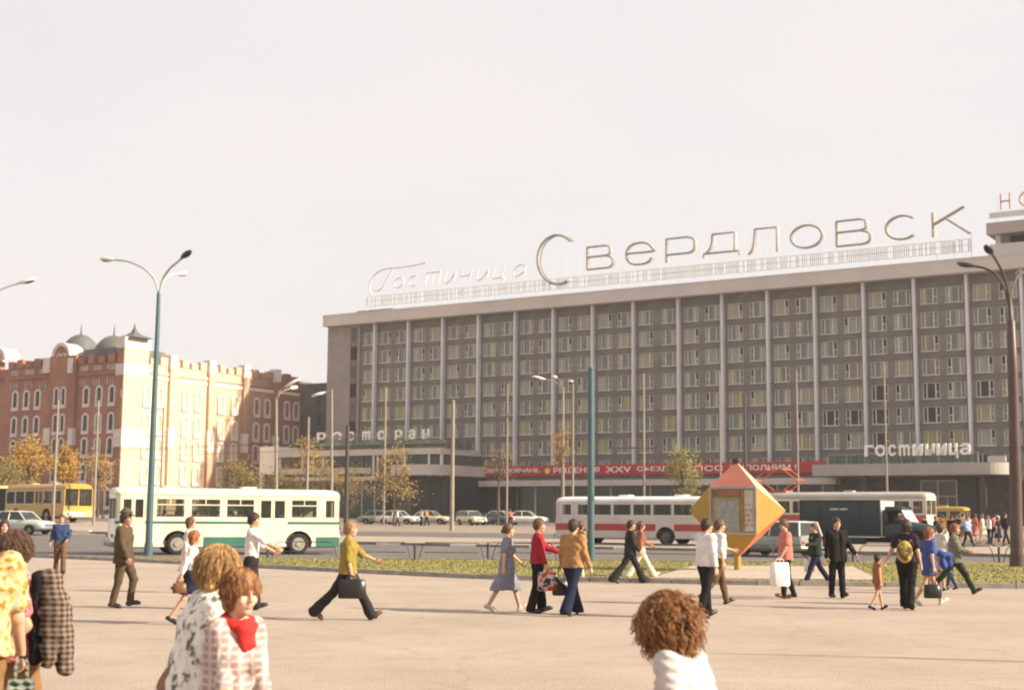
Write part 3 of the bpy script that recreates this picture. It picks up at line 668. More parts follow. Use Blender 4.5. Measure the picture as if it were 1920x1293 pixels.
# sunlit long side: one wall mesh per bay so the courses differ in depth
ypil = [BR(p, 690)[0] for p in (322, 395, 460, 518)]
ye = [4.2] + ypil + [YB]
for a, c in zip(ye, ye[1:]):
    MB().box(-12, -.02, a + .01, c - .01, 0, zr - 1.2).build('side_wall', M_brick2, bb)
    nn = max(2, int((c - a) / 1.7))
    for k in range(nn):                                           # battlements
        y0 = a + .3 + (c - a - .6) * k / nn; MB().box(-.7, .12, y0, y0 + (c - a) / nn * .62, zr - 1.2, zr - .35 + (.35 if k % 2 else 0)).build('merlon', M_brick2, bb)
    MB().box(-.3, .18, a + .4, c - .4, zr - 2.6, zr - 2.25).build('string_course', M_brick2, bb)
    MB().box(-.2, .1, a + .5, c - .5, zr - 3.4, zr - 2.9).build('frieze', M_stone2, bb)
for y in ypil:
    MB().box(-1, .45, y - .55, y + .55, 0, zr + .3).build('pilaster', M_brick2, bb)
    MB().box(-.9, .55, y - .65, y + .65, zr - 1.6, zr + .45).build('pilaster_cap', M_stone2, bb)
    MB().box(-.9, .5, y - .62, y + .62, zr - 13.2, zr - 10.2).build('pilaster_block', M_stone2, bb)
# corner tower dressing
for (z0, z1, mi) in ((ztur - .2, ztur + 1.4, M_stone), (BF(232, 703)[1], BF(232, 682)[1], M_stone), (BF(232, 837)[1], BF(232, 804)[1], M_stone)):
    MB().box(xT - .1, .12, -.5, 4.4, z0, z1).build('stone_band', mi, bb)
mb = MB(); rg = []
for s_, zz in ((2.7, 0), (2.2, .18), (1.2, .5), (.5, .9), (.22, 1.4), (.05, 2.1)):
    cx = (xT) / 2; rg.append([V((cx + s_ * math.cos(a_), 2 + s_ * math.sin(a_), ztur + 1.4 + zz)) for a_ in [math.pi / 4 + k * math.pi / 2 for k in range(4)]])
mb.loft(rg[::-1], 0, False); mb.build('tower_roof', M_roof, bb)
# domes and their roof
def dome(px, py_top, rad, zbase, name='dome'):
    p_ = hit(px, py_top, BO - HN * (rad + .5), HN); x, zt = (p_ - BO).dot(HU), p_.z; rgs = []
    for k in range(9):
        a = math.pi / 2 * k / 8; r_ = rad * math.cos(a) * (1 - .12 * math.sin(a)); z = zbase + (zt - zbase) * math.sin(a) ** .9
        rgs.append([V((x + r_ * math.cos(t_ * math.pi / 8), rad + .5 + r_ * math.sin(t_ * math.pi / 8), z)) for t_ in range(16)])
    m_ = MB(); m_.loft(rgs[::-1], 0, True); m_.build(name, M_roof, bb)
    m_ = MB(); m_.tube([(x, rad + .5, zt - .3), (x, rad + .5, zt + .4), (x, rad + .5, zt + 1.6)], [.22, .12, .04], 6); m_.build('spire', M_roof, bb)
zsk = BF(185, 652)[1]
MB().prism([(xC - .2, zpar - 1.2), (xT, zpar - 1.2), (xT - .2, zsk), (xC + .3, zsk)], .6, 9).build('mansard_roof', M_roof, bb)
dome(152, 627, 3.1, zsk - 1); dome(214, 629, 3.0, zsk - 1)
# battlements and niches on the shaded front
for (x0, x1, zt) in ((BF(18, 680)[0], xB, zparL), (LW, BF(8, 680)[0], zparL), (xC, xT, zpar)):
    n = max(3, int((x1 - x0) / 1.9))
    for k in range(n):
        a = x0 + (x1 - x0) * k / n; MB().box(a + .1, a + (x1 - x0) / n * .7, -.25, .6, zt - 1.0, zt + (.25 if k % 2 else 0)).build('merlon', M_brick, bb)
    MB().box(x0 + .05, x1 - .05, -.28, .1, zt - 2.7, zt - 2.3).build('string_course', M_brick, bb)
    for k in range(3):
        a = x0 + (x1 - x0) * (k + .2) / 3; b_ = a + (x1 - x0) / 3 * .6
        MB().box(a, b_, -.12, 0, zt - 2.1, zt - 1.3).build('niche_panel', mat('pinkish_plaster', (.42, .30, .26), .9, .2, 2), bb)
        for q_ in range(3): MB().box(a + (b_ - a) * q_ / 3, a + (b_ - a) * (q_ + .6) / 3, -.14, 0, zt - 4.2, zt - 3.3).build('dentil', mat('pinkish_plaster', (.42, .30, .26), .9, .2, 2), bb)
def arch(name, w, h, th, dep, m_out, parent_x, parent_y, z, side, far=False):   # surround + recessed dark window; side: 'f' front, 'r' right side
    n = 9; o_, i_ = [], []
    for k in range(n + 1):
        a = math.pi * k / n; o_.append((w / 2 * math.cos(a), h - w / 2 + w / 2 * math.sin(a))); i_.append(((w / 2 - th) * math.cos(a), h - w / 2 + (w / 2 - th) * math.sin(a)))
    o_ = [(w / 2, 0)] + o_ + [(-w / 2, 0)]; i_ = [(w / 2 - th, 0)] + i_ + [(-w / 2 + th, 0)]
    key = (name, w, h, th, side, m_out.name, far)
    if key not in ARC:
        q = MB(); N = len(o_)
        tr = (lambda x, y, z: (x, y, z)) if side == 'f' else (lambda x, y, z: (-y, x, z))
        vs = [tr(x, -dep, z_) for x, z_ in o_] + [tr(x, -dep, z_) for x, z_ in i_] + [tr(x, 0, z_) for x, z_ in o_] + [tr(x, 0, z_) for x, z_ in i_]
        fs = []
        for k in range(N - 1): fs += [(k, k + 1, N + k + 1, N + k), (k, 2 * N + k, 2 * N + k + 1, k + 1), (N + k, N + k + 1, 3 * N + k + 1, 3 * N + k)]
        q.add(vs, fs); q.box(*( (-w / 2, w / 2, -dep - .05, 0) if side == 'f' else (0, dep + .05, -w / 2, w / 2)), -.55, -.02)
        g = MB(); g.add([tr(x, -.04, z_) for x, z_ in i_], [tuple(range(N))])
        f = MB(); iw = w / 2 - th
        for bx_ in ((-.03, .03, -.1, -.05, 0, h - th), (-iw, iw, -.1, -.05, (h - th) * .5, (h - th) * .5 + .06)):
            f.box(*bx_)
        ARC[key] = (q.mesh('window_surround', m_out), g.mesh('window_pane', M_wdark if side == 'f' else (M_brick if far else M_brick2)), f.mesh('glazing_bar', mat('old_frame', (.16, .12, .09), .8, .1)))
    a, g, f = ARC[key]; o = obj('window_surround', a, bb, (parent_x, parent_y, z)); obj('window_pane' if side == 'f' else 'bricked_opening', g, o)
    if side == 'f': obj('glazing_bar', f, o)
ARC = {}
rows = [BF(190, y)[1] for y in (755, 806, 851, 900)]; rows.append(rows[-1] - 3.6)
fx = [BF(30, 740)[0], BF(51, 740)[0], BF(72, 740)[0]]; cx_ = [BF(163, 740)[0], BF(187, 740)[0], BF(211, 740)[0]]
for ri, z in enumerate(rows):
    for x in cx_: arch('w', 1.45, 2.55, .3, .18, M_stone, x, 0, z, 'f')
    for x in fx + [v - 16.5 for v in fx]: arch('w', 1.45, 2.55, .3, .18, M_stone, x, 0, z, 'f')
    for x in (BF(112, 740)[0], BF(125, 740)[0]): arch('w2', 1.15, 2.6, .24, .18, M_stone, x, -.5, z, 'f')
    MB().box(xT + .8 + .3, xT + 1.7, -.5, -.36, z + .6, z + 1.6).build('tower_niche', M_stone, bb) if ri == 0 else None
    prs = [(275, 299), (348, 371), (415, 440), (481, 501), (538, 555)]
    for pi_, p in enumerate(prs):
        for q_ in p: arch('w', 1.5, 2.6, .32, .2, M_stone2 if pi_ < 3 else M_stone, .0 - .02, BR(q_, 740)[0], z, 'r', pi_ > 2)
for p0_, p1_ in ((88, 100), (134, 143)):       # white stone patches between bays
    for ya, yb in ((672, 700), (803, 835)):
        a, c = BF(p0_, ya)[0], BF(p1_, ya)[0]; MB().box(a, c, -.68, 0, BF(p0_, yb)[1], BF(p0_, ya)[1]).build('stone_block', M_stone, bb)
# round gable
gx_, gz_ = BF(121, 668); gr_ = 22 / (2667 / 200) ; gr_ = 1.9
def ring(ro, ri, y0, y1, m_, name, zc, a0=0, a1=math.pi, xc=None):
    q = MB(); n = 16; vs = []; xc = gx_ if xc is None else xc
    for k in range(n + 1):
        a = a0 + (a1 - a0) * k / n
        for r_ in (ro, ri):
            for y in (y0, y1): vs.append((xc + r_ * math.cos(a), y, zc + r_ * math.sin(a)))
    fs = []
    for k in range(n): o = 4 * k; fs += [(o, o + 4, o + 6, o + 2), (o + 1, o + 3, o + 7, o + 5), (o, o + 1, o + 5, o + 4), (o + 2, o + 6, o + 7, o + 3)]
    q.add(vs, fs); q.build(name, m_, bb)
ring(1.95, 1.45, -.75, 2, M_stone, 'gable_ring', gz_); ring(1.45, .02, -.5, 1.6, M_brick, 'gable_wall', gz_)
for dx in (-.5, .5): ring(.5, .28, -.62, -.4, M_stone, 'gable_arch', gz_ - .1, xc=gx_ + dx)
ring(1.95, 1.4, -.75, 2, M_stone, 'gable_ring', gz_ + .1, xc=BF(2, 668)[0])
# dark building seen in the gap
dk = thing('grey_building', 'dark grey building in the narrow gap between brick mill and hotel', 'building', (-36, 246, 0), -TH)
zt_ = hit(585, 712, V((-36, 240, 0)), HN).z
MB().box(-9, 14, 0, 12, 0, zt_).build('wall', mat('grey_wall', (.115, .10, .095), .9, .1, .4), dk)
MB().prism([(-9, zt_), (-3, zt_), (-5, zt_ + 1.1), (-8, zt_ + 1.1)], 1, 8).build('roof', M_roof, dk)
for k in range(5):
    for j in range(2): MB().box(-1 + j * 4, -.2 + j * 4, -.08, .02, zt_ - 3.6 - 3.6 * k, zt_ - 1.8 - 3.6 * k).build('window', M_wdark, dk)
# blank white billboard on a low booth
bp = hw(-33, -14); bo = thing('billboard', 'blank cream billboard above a low dark booth beside the brick side wall', 'billboard', bp, -TH)
def BB(px, py): p = hit(px, py, bp, HU); return -(p - bp).dot(HN), p.z - bp.z
y0, z1 = BB(434, 846); y1, z0 = BB(490, 877)
MB().box(-.2, .15, y0, y1, z0, z1).build('panel', M_wh, bo); MB().box(-.3, .25, y0 - .3, y1 + .3, z0 - .5, z0 - .1).build('ledge', MATS['roof_felt'], bo)
MB().box(-2, .0, y0, y1, 0, z0 - .52).build('booth', mat('booth_brown', (.13, .10, .08), .9, .2), bo)

# ================================================================== LAMPS AND POLES
M_teal = mat('pole_teal', (.055, .11, .125), .4, .08, 2, spec=.5); M_tealp = mat('pole_pale', (.42, .44, .40), .5, .08)
M_pole = mat('pole_concrete', (.28, .23, .185), .85, .1, 1, .2, 20); M_pdark = mat('pole_dark', (.05, .045, .045), .6, .1); M_brown = mat('pole_brown', (.085, .05, .045), .45, .15)
M_head = mat('lamp_head', (.62, .60, .55), .4, .05); M_headd = mat('lamp_underside', (.06, .06, .06), .3, .05)
def inplane(px, py, y):             # point at distance y seen at a pixel
    d = ray(px, py); return V((d.x * y / d.y, y, CAMZ + d.z * y / d.y))
def head(parent, p, d, L=.85, w=.17, m=None):
    d = d.normalized(); a = d.cross(V((0, 0, 1))).normalized(); u = a.cross(d)
    rg = []
    for s_, r_ in ((0, .35), (.12, .55), (.3, .85), (.55, 1), (.8, .8), (.95, .45), (1, .12)):
        rg.append([p + d * L * s_ + a * w * r_ * math.cos(k * math.pi / 5) + u * w * .62 * r_ * math.sin(k * math.pi / 5) for k in range(10)])
    h = MB().loft(rg, 0, True).build('lamp_head', m or M_head, parent)
    rg = [[q - u * .02 - a * 0 for q in r_] for r_ in rg]
    g = MB(); g.loft([[p + d * L * s_ + a * w * r_ * .8 * math.cos(k * math.pi / 4) - u * (w * .35 + w * .35 * r_ * abs(math.sin(k * math.pi / 4))) for k in range(8)] for s_, r_ in ((.25, .2), (.5, 1), (.75, .9), (.9, .2))], 0, True); g.build('lens', M_headd, h)
def lamp(name, label, basep, profile, arms, m, hd=None, group=None, L=.85, w=.17, arm_r=.05):
    t = thing(name, label, 'street lamp', basep, 0, group)
    top = [V(p) - V(basep) for p in profile[0]]; MB().tube(top, profile[1], 12).build('pole', m, t)
    MB().tube([(0, 0, 0), (0, 0, .55)], [profile[1][0] * 1.25, profile[1][0] * 1.2], 12).build('base', m, t)
    for i, ar in enumerate(arms):
        pts = [V(p) - V(basep) for p in ar]
        P3 = []
        for k in range(len(pts) - 1):
            a = pts[max(k - 1, 0)]; b_ = pts[k]; c = pts[k + 1]; d = pts[min(k + 2, len(pts) - 1)]
            for s_ in range(4):
                q = s_ / 4; P3.append(.5 * (2 * b_ + (c - a) * q + (2 * a - 5 * b_ + 4 * c - d) * q * q + (3 * b_ - a - 3 * c + d) * q ** 3))
        P3.append(pts[-1])
        MB().tube(P3, arm_r, 8).build('arm', m, t)
        head(t, P3[-1] - (P3[-1] - P3[-2]).normalized() * .05, (P3[-1] - P3[-3]), L, w, (hd[i] if hd else None))
    return t
b1 = G(278, 1041); d = b1.y
def pp(y, *pts): return [inplane(px, py, y + dy) for px, py, dy in pts]
lamp('street_lamp', 'tall teal three armed street lamp in front of the white and green bus', b1,
     (pp(d, (278, 1041, 0), (281, 960, 0), (289, 760, 0), (296, 600, 0), (297.5, 550, 0)), [.16, .155, .13, .10, .085]),
     [pp(d, (297.5, 552, 0), (290, 524, .3), (268, 502, .8), (240, 490, 1.2), (214, 487, 1.6)), pp(d, (297.5, 552, 0), (305, 524, -.3), (318, 504, -.9), (333, 491, -1.4), (341, 484, -1.7)), pp(d, (297.5, 552, 0), (304, 530, 1.5), (318, 517, 2.6), (333, 514, 3.4))],
     M_tealp, [M_head, M_headd, M_head], L=.92, w=.18)
# painted teal sleeve on the left lamp: whole pole is teal
for o_ in bpy.data.objects:
    if o_.parent and o_.parent.get('category') == 'street lamp' and o_.name.split('.')[0] in ('pole', 'base', 'arm'): o_.data.materials[0] = M_teal if o_.name.startswith(('pole', 'base')) else M_tealp
b2 = G(1908, 1066); d = b2.y
lamp('street_lamp', 'massive dark brown street lamp at the right edge of the picture', b2,
     (pp(d, (1907, 1066, 0), (1904, 900, 0), (1899, 700, 0), (1895.5, 602, 0), (1895, 598, 0), (1893, 560, 0)), [.235, .225, .19, .15, .09, .075]),
     [pp(d, (1893, 575, 0), (1889, 545, -.4), (1880, 512, -1.2), (1868, 488, -1.8), (1860, 476, -2.2)), pp(d, (1893, 575, 0), (1883, 540, .2), (1868, 516, .6), (1850, 504, .9), (1828, 499, 1.2)), pp(d, (1893, 575, 0), (1897, 545, 1.5), (1904, 525, 2.6), (1909, 516, 3.2))],
     M_brown, [M_headd, M_headd, M_headd], L=.8, w=.17)
t = thing('pole', 'plain teal pole with a round collar between kiosk and tan jacket man', 'pole', G(1108, 1055)); bp_ = V(t.location); d = bp_.y
t['label'] = 'plain thick teal blue pole standing on the grass before the red striped bus'
pts = [p - bp_ for p in pp(d, (1108, 1055, 0), (1108.5, 692, 0))]
MB().tube([(0, 0, 0), (0, 0, pts[1].z)], [.145, .13], 14).build('post', M_teal, t); MB().tube([(0, 0, pts[1].z), (0, 0, pts[1].z + .07)], [.15, .12], 14).build('cap', M_teal, t)
MB().tube([(0, 0, 0), (0, 0, .4)], [.18, .17], 14).build('base', M_teal, t)
b3 = at(-40, 62)
lamp('street_lamp', 'street lamp arm reaching in from the left edge of the picture', b3, (pp(62, (-44, 1040, 0), (-32, 600, 0)), [.16, .09]),
     [pp(62, (-32, 600, 0), (-26, 572, 0), (-6, 549, 0), (12, 538, 0), (35, 531, 0))], M_tealp)
def mid_lamp(px, pyb, ptop, heads, label, r_=.11):
    b_ = G(px, pyb) if pyb < 1000 or pyb > 1001 else at(px, 120); d = b_.y
    top = inplane(px, ptop, d)
    arms = [pp(d, (px, ptop + 6, 0), ((px * 2 + hx) / 3, (ptop * .4 + hy_ * .6), 0), (hx, hy_, dy)) for hx, hy_, dy in heads]
    lamp('street_lamp', label, b_, ([b_, top], [r_ * 1.3, r_]), arms, M_pole, [M_head] * len(arms), 'street lamps along the hotel street', L=1.5, w=.3, arm_r=.05)
mid_lamp(830, 975, 720, [(822, 692, 0), (848, 686, 3)], 'double headed street lamp in front of the third hotel pillar')
mid_lamp(1056, 985, 728, [(1022, 711, 0), (1042, 708, 3), (1068, 716, -3)], 'three headed street lamp just left of the thick teal pole')
mid_lamp(622, 985, 730, [(610, 735, 0)], 'single headed street lamp before the blank end of the hotel')
mid_lamp(518, 990, 745, [(535, 725, 0), (545, 728, 2)], 'double headed street lamp before the far end of the brick side wall')
poles = [(98, 1000, 752, .10, M_pole, 'thin pale pole in front of the gabled brick bay'), (175, 985, 752, .10, M_pole, 'thin pale pole in front of the three-window brick bay'),
 (299, 985, 765, .10, M_pole, 'thin pole just right of the tall teal lamp'), (574, 985, 783, .13, M_pole, 'short pale pole at the gap left of the hotel'),
 (648, 1000, 798, .17, M_pdark, 'dark thick pole right of the white and green bus front'), (719, 985, 727, .11, M_pole, 'pale pole before the first hotel bay'),
 (847, 995, 752, .17, M_pole, 'thick pale pole right of the restaurant awning'), (950, 985, 722, .10, M_pole, 'pale pole above the left end of the red banner'),
 (1074, 990, 722, .10, M_pole, 'pale pole immediately left of the thick teal pole'), (1208, 990, 702, .11, M_pole, 'pale pole with a short dark cross arm above the red striped bus'),
 (1352, 990, 700, .09, M_pole, 'thin pale pole rising behind the kiosk tip, left one'), (1399, 990, 738, .13, M_pdark, 'dark pole rising behind the kiosk tip, right one'),
 (1498, 990, 698, .10, M_pole, 'pale pole crossing the right end of the red banner'), (1665, 990, 682, .11, M_pole, 'pale pole crossing the white hotel sign letters')]
for px, pb, ptp, r_, m_, lab in poles:
    r_ *= .78; b_ = G(px, pb); z = inplane(px, ptp, b_.y).z - b_.z
    t = thing('trolley_pole', lab, 'pole', b_, 0, 'poles along the hotel street')
    MB().tube([(0, 0, 0), (0, 0, z * .55), (0, 0, z)], [r_ * 1.35, r_ * 1.15, r_], 8).build('post', m_, t)
    MB().tube([(0, 0, z), (0, 0, z + .12)], [r_ * 1.3, r_ * .4], 8).build('cap', m_, t)
    MB().tube([(0, -r_, z * .93), (0, r_ * 2.2, z * .93)], .05, 6).build('insulator_bracket', M_pdark, t)
    if px == 1208: MB().tube([(-3.3, 0, z * .52), (1.2, 0, z * .52)], .07, 6).build('cross_arm', M_pdark, t)
# sagging trolley wires between poles
def wire(pa, pb, za, zb, sag, lab):
    n = 14; o = MB().tube([(pa.x + (pb.x - pa.x) * k / n, pa.y + (pb.y - pa.y) * k / n, za + (zb - za) * k / n - sag * 4 * (k / n) * (1 - k / n)) for k in range(n + 1)], .014, 4).build('overhead_wire', M_pdark); o['label'] = lab; o['category'] = 'wire'; o['group'] = 'overhead wires above the tramway'
for j, (va, vb) in enumerate(((97, 97), (95.4, 95.4), (88, 88))):
    wire(hw(-50, -va), hw(75, -vb), 7.2, 7.0, .5, ['overhead wire nearest the plaza', 'overhead wire in the middle of the street', 'overhead wire nearest the hotel'][j])

# ================================================================== LOW RAILINGS
M_rail = mat('railing_dark', (.045, .045, .05), .5, .1)
def railing_panel(a, b_, h, th=.022, post=.05):
    d = b_ - a; L = d.length; m_ = MB(); m_.tube([(0, 0, -.1), (0, 0, h * .98)], post, 8)
    q = MB(); q.tube([(.16, 0, 0), (.3, 0, h * .8), (.42, 0, h), (L - .42, 0, h), (L - .3, 0, h * .8), (L - .16, 0, 0)], th, 6)
    q2 = MB(); q2.tube([(.36, 0, h * .42), (L - .36, 0, h * .42)], th * .8, 6)
    return m_, q, q2, math.atan2(d.y, d.x), L
ORD = 'first second third fourth fifth sixth seventh eighth ninth tenth eleventh twelfth thirteenth fourteenth fifteenth sixteenth seventeenth eighteenth nineteenth twentieth'.split() + ['twenty-' + q for q in 'first second third fourth fifth sixth'.split()]
xs_ = [-9.6 + 2.9 * k for k in range(12)]
for k, (xa, xb) in enumerate(zip(xs_, xs_[1:])):
    a = V((xa, Gf(xa) - .45, 0)); b_ = V((xb, Gf(xb) - .45, 0)); pm, q, q2, ang, L = railing_panel(a, b_, .66)
    t = thing('railing_hoop', 'low dark hoop railing panel number', 'railing', (a.x, a.y, .09), ang, 'hoop railing along the lawn edge')
    t['label'] = 'low dark hoop railing panel at the lawn edge, %s from the left' % ORD[k]
    pm.build('post', M_rail, t); q.build('hoop', M_rail, t); q2.build('lower_bar', M_rail, t)
for k in range(26):
    a = hw(-33 + 3.1 * k, -84.2); b_ = hw(-33 + 3.1 * (k + 1), -84.2)
    if k > 16 and k < 20: continue
    pm, q, q2, ang, L = railing_panel(a, b_, .75, .03, .06)
    t = thing('street_railing', 'low dark railing section beyond the tramway, %s from the left' % ORD[k], 'railing', a, ang, 'railing beyond the tramway'); pm.build('post', M_rail, t); q.build('hoop', M_rail, t); q2.build('lower_bar', M_rail, t)

# ================================================================== TREES
def leafmat(name, c):
    m, n, l, b = nt(name); b.inputs['Roughness'].default_value = .8; b.inputs['Specular IOR Level'].default_value = .15
    g = n.new('ShaderNodeTexNoise'); g.inputs['Scale'].default_value = 1.1; tc = n.new('ShaderNodeTexCoord'); l.new(tc.outputs['Object'], g.inputs['Vector'])
    rp = n.new('ShaderNodeValToRGB'); rp.color_ramp.elements[0].position = .3; rp.color_ramp.elements[1].position = .7
    rp.color_ramp.elements[0].color = (*[v * .6 for v in c], 1); rp.color_ramp.elements[1].color = (*[min(1, v * 1.3) for v in c], 1); l.new(g.outputs['Fac'], rp.inputs[0]); l.new(rp.outputs[0], b.inputs['Base Color'])
    tr = n.new('ShaderNodeBsdfTranslucent'); l.new(rp.outputs[0], tr.inputs[0]); mx = n.new('ShaderNodeMixShader'); mx.inputs[0].default_value = .3
    l.new(b.outputs[0], mx.inputs[1]); l.new(tr.outputs[0], mx.inputs[2]); l.new(mx.outputs[0], n['Material Output'].inputs[0]); return m
L_or = leafmat('leaves_orange', (.42, .23, .055)); L_ye = leafmat('leaves_yellow', (.38, .27, .10)); L_br = leafmat('leaves_brown', (.25, .17, .07)); L_gr = leafmat('leaves_olive', (.20, .20, .07))
M_bark = mat('bark', (.10, .08, .06), .95, .3, 8, .5)
def tree(px, dist, x0, x1, ytop, ybot, mats_, label, n=3200, seed=0, trunk=.11, leaf=.16):
    rg = random.Random(seed * 13 + 5); b_ = at(px, dist); t = thing('autumn_tree', label, 'tree', b_)
    s_ = dist / F_PX; W = (x1 - x0) * s_ / 2; zt = inplane(px, ytop, dist).z - b_.z; zb = inplane(px, ybot, dist).z - b_.z; cx = ((x0 + x1) / 2 - px) * s_
    tk = MB(); tk.tube([(0, 0, -.1), (.05, .02, zb * .5), (cx * .3, 0, zb), (cx * .7, 0, zb + (zt - zb) * .4)], [trunk * 1.3, trunk, trunk * .8, trunk * .4], 8)
    cl = []
    for k in range(16):
        a = rg.uniform(0, 6.28); h = rg.uniform(.05, .95); rr_ = W * math.sin(math.pi * (h * .75 + .18)) * rg.uniform(.45, .95)
        p = V((cx + rr_ * math.cos(a), rr_ * math.sin(a), zb + (zt - zb) * h)); cl.append((p, rg.uniform(.22, .42) * W + .15))
        q = V((cx * .5, 0, zb * .9 + (zt - zb) * h * .45)); tk.tube([q, q.lerp(p, .5) + V((0, 0, .15)), p], [trunk * .35, trunk * .22, trunk * .1], 5)
        for j in range(3):
            e = p + V((rg.gauss(0, 1), rg.gauss(0, 1), rg.gauss(.3, .8))).normalized() * cl[-1][1] * 1.2; tk.tube([p, e], [trunk * .1, trunk * .05], 4, caps=False)
    tk.build('trunk', M_bark, t)
    cr = MB()
    for k in range(int(n * .8)):
        p, r_ = rg.choice(cl); d = V((rg.gauss(0, 1), rg.gauss(0, 1), rg.gauss(0, .9))) * r_ * .62; c = p + d
        a = V((rg.uniform(-1, 1), rg.uniform(-1, 1), rg.uniform(-1, 1))).normalized(); b2_ = a.orthogonal().normalized(); s2_ = leaf * rg.uniform(.5, 1.1)
        cr.add([c - a * s2_, c + b2_ * s2_ * .5, c + a * s2_, c - b2_ * s2_ * .5], [(0, 1, 2, 3)], rg.choice((0, 0, 1)) if len(mats_) > 1 else 0)
    cr.build('crown', mats_, t)
tree(52, 128, 5, 92, 832, 905, [L_or, L_ye], 'orange autumn tree before the left brick bay, above the yellow bus', 3400, 1)
tree(118, 130, 92, 140, 836, 905, [L_or, L_ye], 'narrow orange autumn tree below the round brick gable', 2400, 2)
tree(8, 122, -40, 28, 856, 925, [L_br, L_gr], 'dull brown tree at the left edge above the yellow bus', 2000, 3)
tree(182, 132, 150, 212, 848, 915, [L_ye, L_or], 'thin yellow autumn tree before the three-window brick bay', 1100, 4, leaf=.13)
tree(445, 150, 405, 492, 872, 925, [L_br, L_gr], 'brownish green tree under the blank cream billboard', 2600, 5)
tree(572, 152, 546, 600, 822, 885, [L_ye, L_or], 'yellowish tree at the gap between brick mill and hotel', 1100, 6, leaf=.14)
tree(612, 148, 576, 660, 862, 935, [L_br, L_ye], 'thin brown tree before the left restaurant windows', 1500, 7, leaf=.14)
tree(738, 146, 696, 778, 842, 945, [L_br, L_ye], 'drooping brown tree left of the dark restaurant doorway', 2400, 8, leaf=.15)
tree(933, 150, 905, 968, 838, 900, [L_br, L_ye], 'nearly bare tree before the left part of the red banner', 420, 9, leaf=.12)
tree(1052, 140, 1022, 1086, 802, 872, [L_or, L_br], 'sparse orange tree just left of the thick teal pole', 620, 10, leaf=.13)
tree(1277, 130, 1250, 1316, 842, 930, [L_gr, L_ye], 'olive green slender tree left of the kiosk tip', 2600, 11, leaf=.14)
tree(520, 150, 498, 566, 880, 935, [L_br, L_gr], 'brown green bush like tree right of the white pylon wall', 1800, 12, leaf=.15)
tree(652, 156, 628, 690, 870, 950, [L_br, L_gr], 'thin bare brown tree behind the dark thick pole', 800, 13, leaf=.13)
# ================================================================== VEHICLES
def paint(name, c, rough=.32, var=.05, coat=.3): return mat(name, c, rough, var * 1.6, .9, coat=coat, spec=.5, detail=6)
M_tyre = mat('tyre_rubber', (.022, .021, .02), .9, .15); M_rim = mat('wheel_rim', (.30, .27, .22), .5, .1); M_rimd = mat('wheel_rim_dark', (.10, .08, .07), .5, .1)
M_chrome = mat('chrome', (.6, .6, .6), .2, .03, metal=.9); M_under = mat('underbody', (.02, .02, .02), .9, .1)
M_busg = glass('bus_glass', (.88, .89, .86), .18, (.05, .055, .055)); M_carg = glass('car_glass', (.3, .32, .33), .7, (.05, .055, .06))
M_hl = mat('headlight_glass', (.75, .75, .7), .15, .02, spec=.8); M_tl = mat('tail_light', (.4, .03, .02), .3, .05)
M_seat = mat('bus_seat', (.12, .06, .04), .7, .2); M_inside = mat('bus_interior', (.45, .38, .28), .9, .1)
def wheel(root, x, y, r, w_, s_, rim=None):      # s_: -1 outer side towards -y
    m_ = MB(); rr_ = []
    for yy, k in ((0, .78), (0, .93), (.18, 1), (.82, 1), (1, .93), (1, .78)):
        rr_.append([V((x + r * k * math.cos(a * math.pi / 12), y + s_ * w_ * (yy - .5), r + r * k * math.sin(a * math.pi / 12))) for a in range(24)])
    m_.loft(rr_ if s_ > 0 else rr_[::-1]); t = m_.build('tyre', M_tyre, root)
    y2 = y + s_ * w_ * .5; q = MB(); q.disc((x, r), r * .62, y2 - s_ * .06, y2 + s_ * .012, 20); q.disc((x, r), r * .26, y2, y2 + s_ * .07, 14)
    for k in range(8): q.disc((x + r * .44 * math.cos(k * math.pi / 4), r + r * .44 * math.sin(k * math.pi / 4)), r * .07, y2, y2 + s_ * .03, 8)
    q.build('rim', rim or M_rim, t)
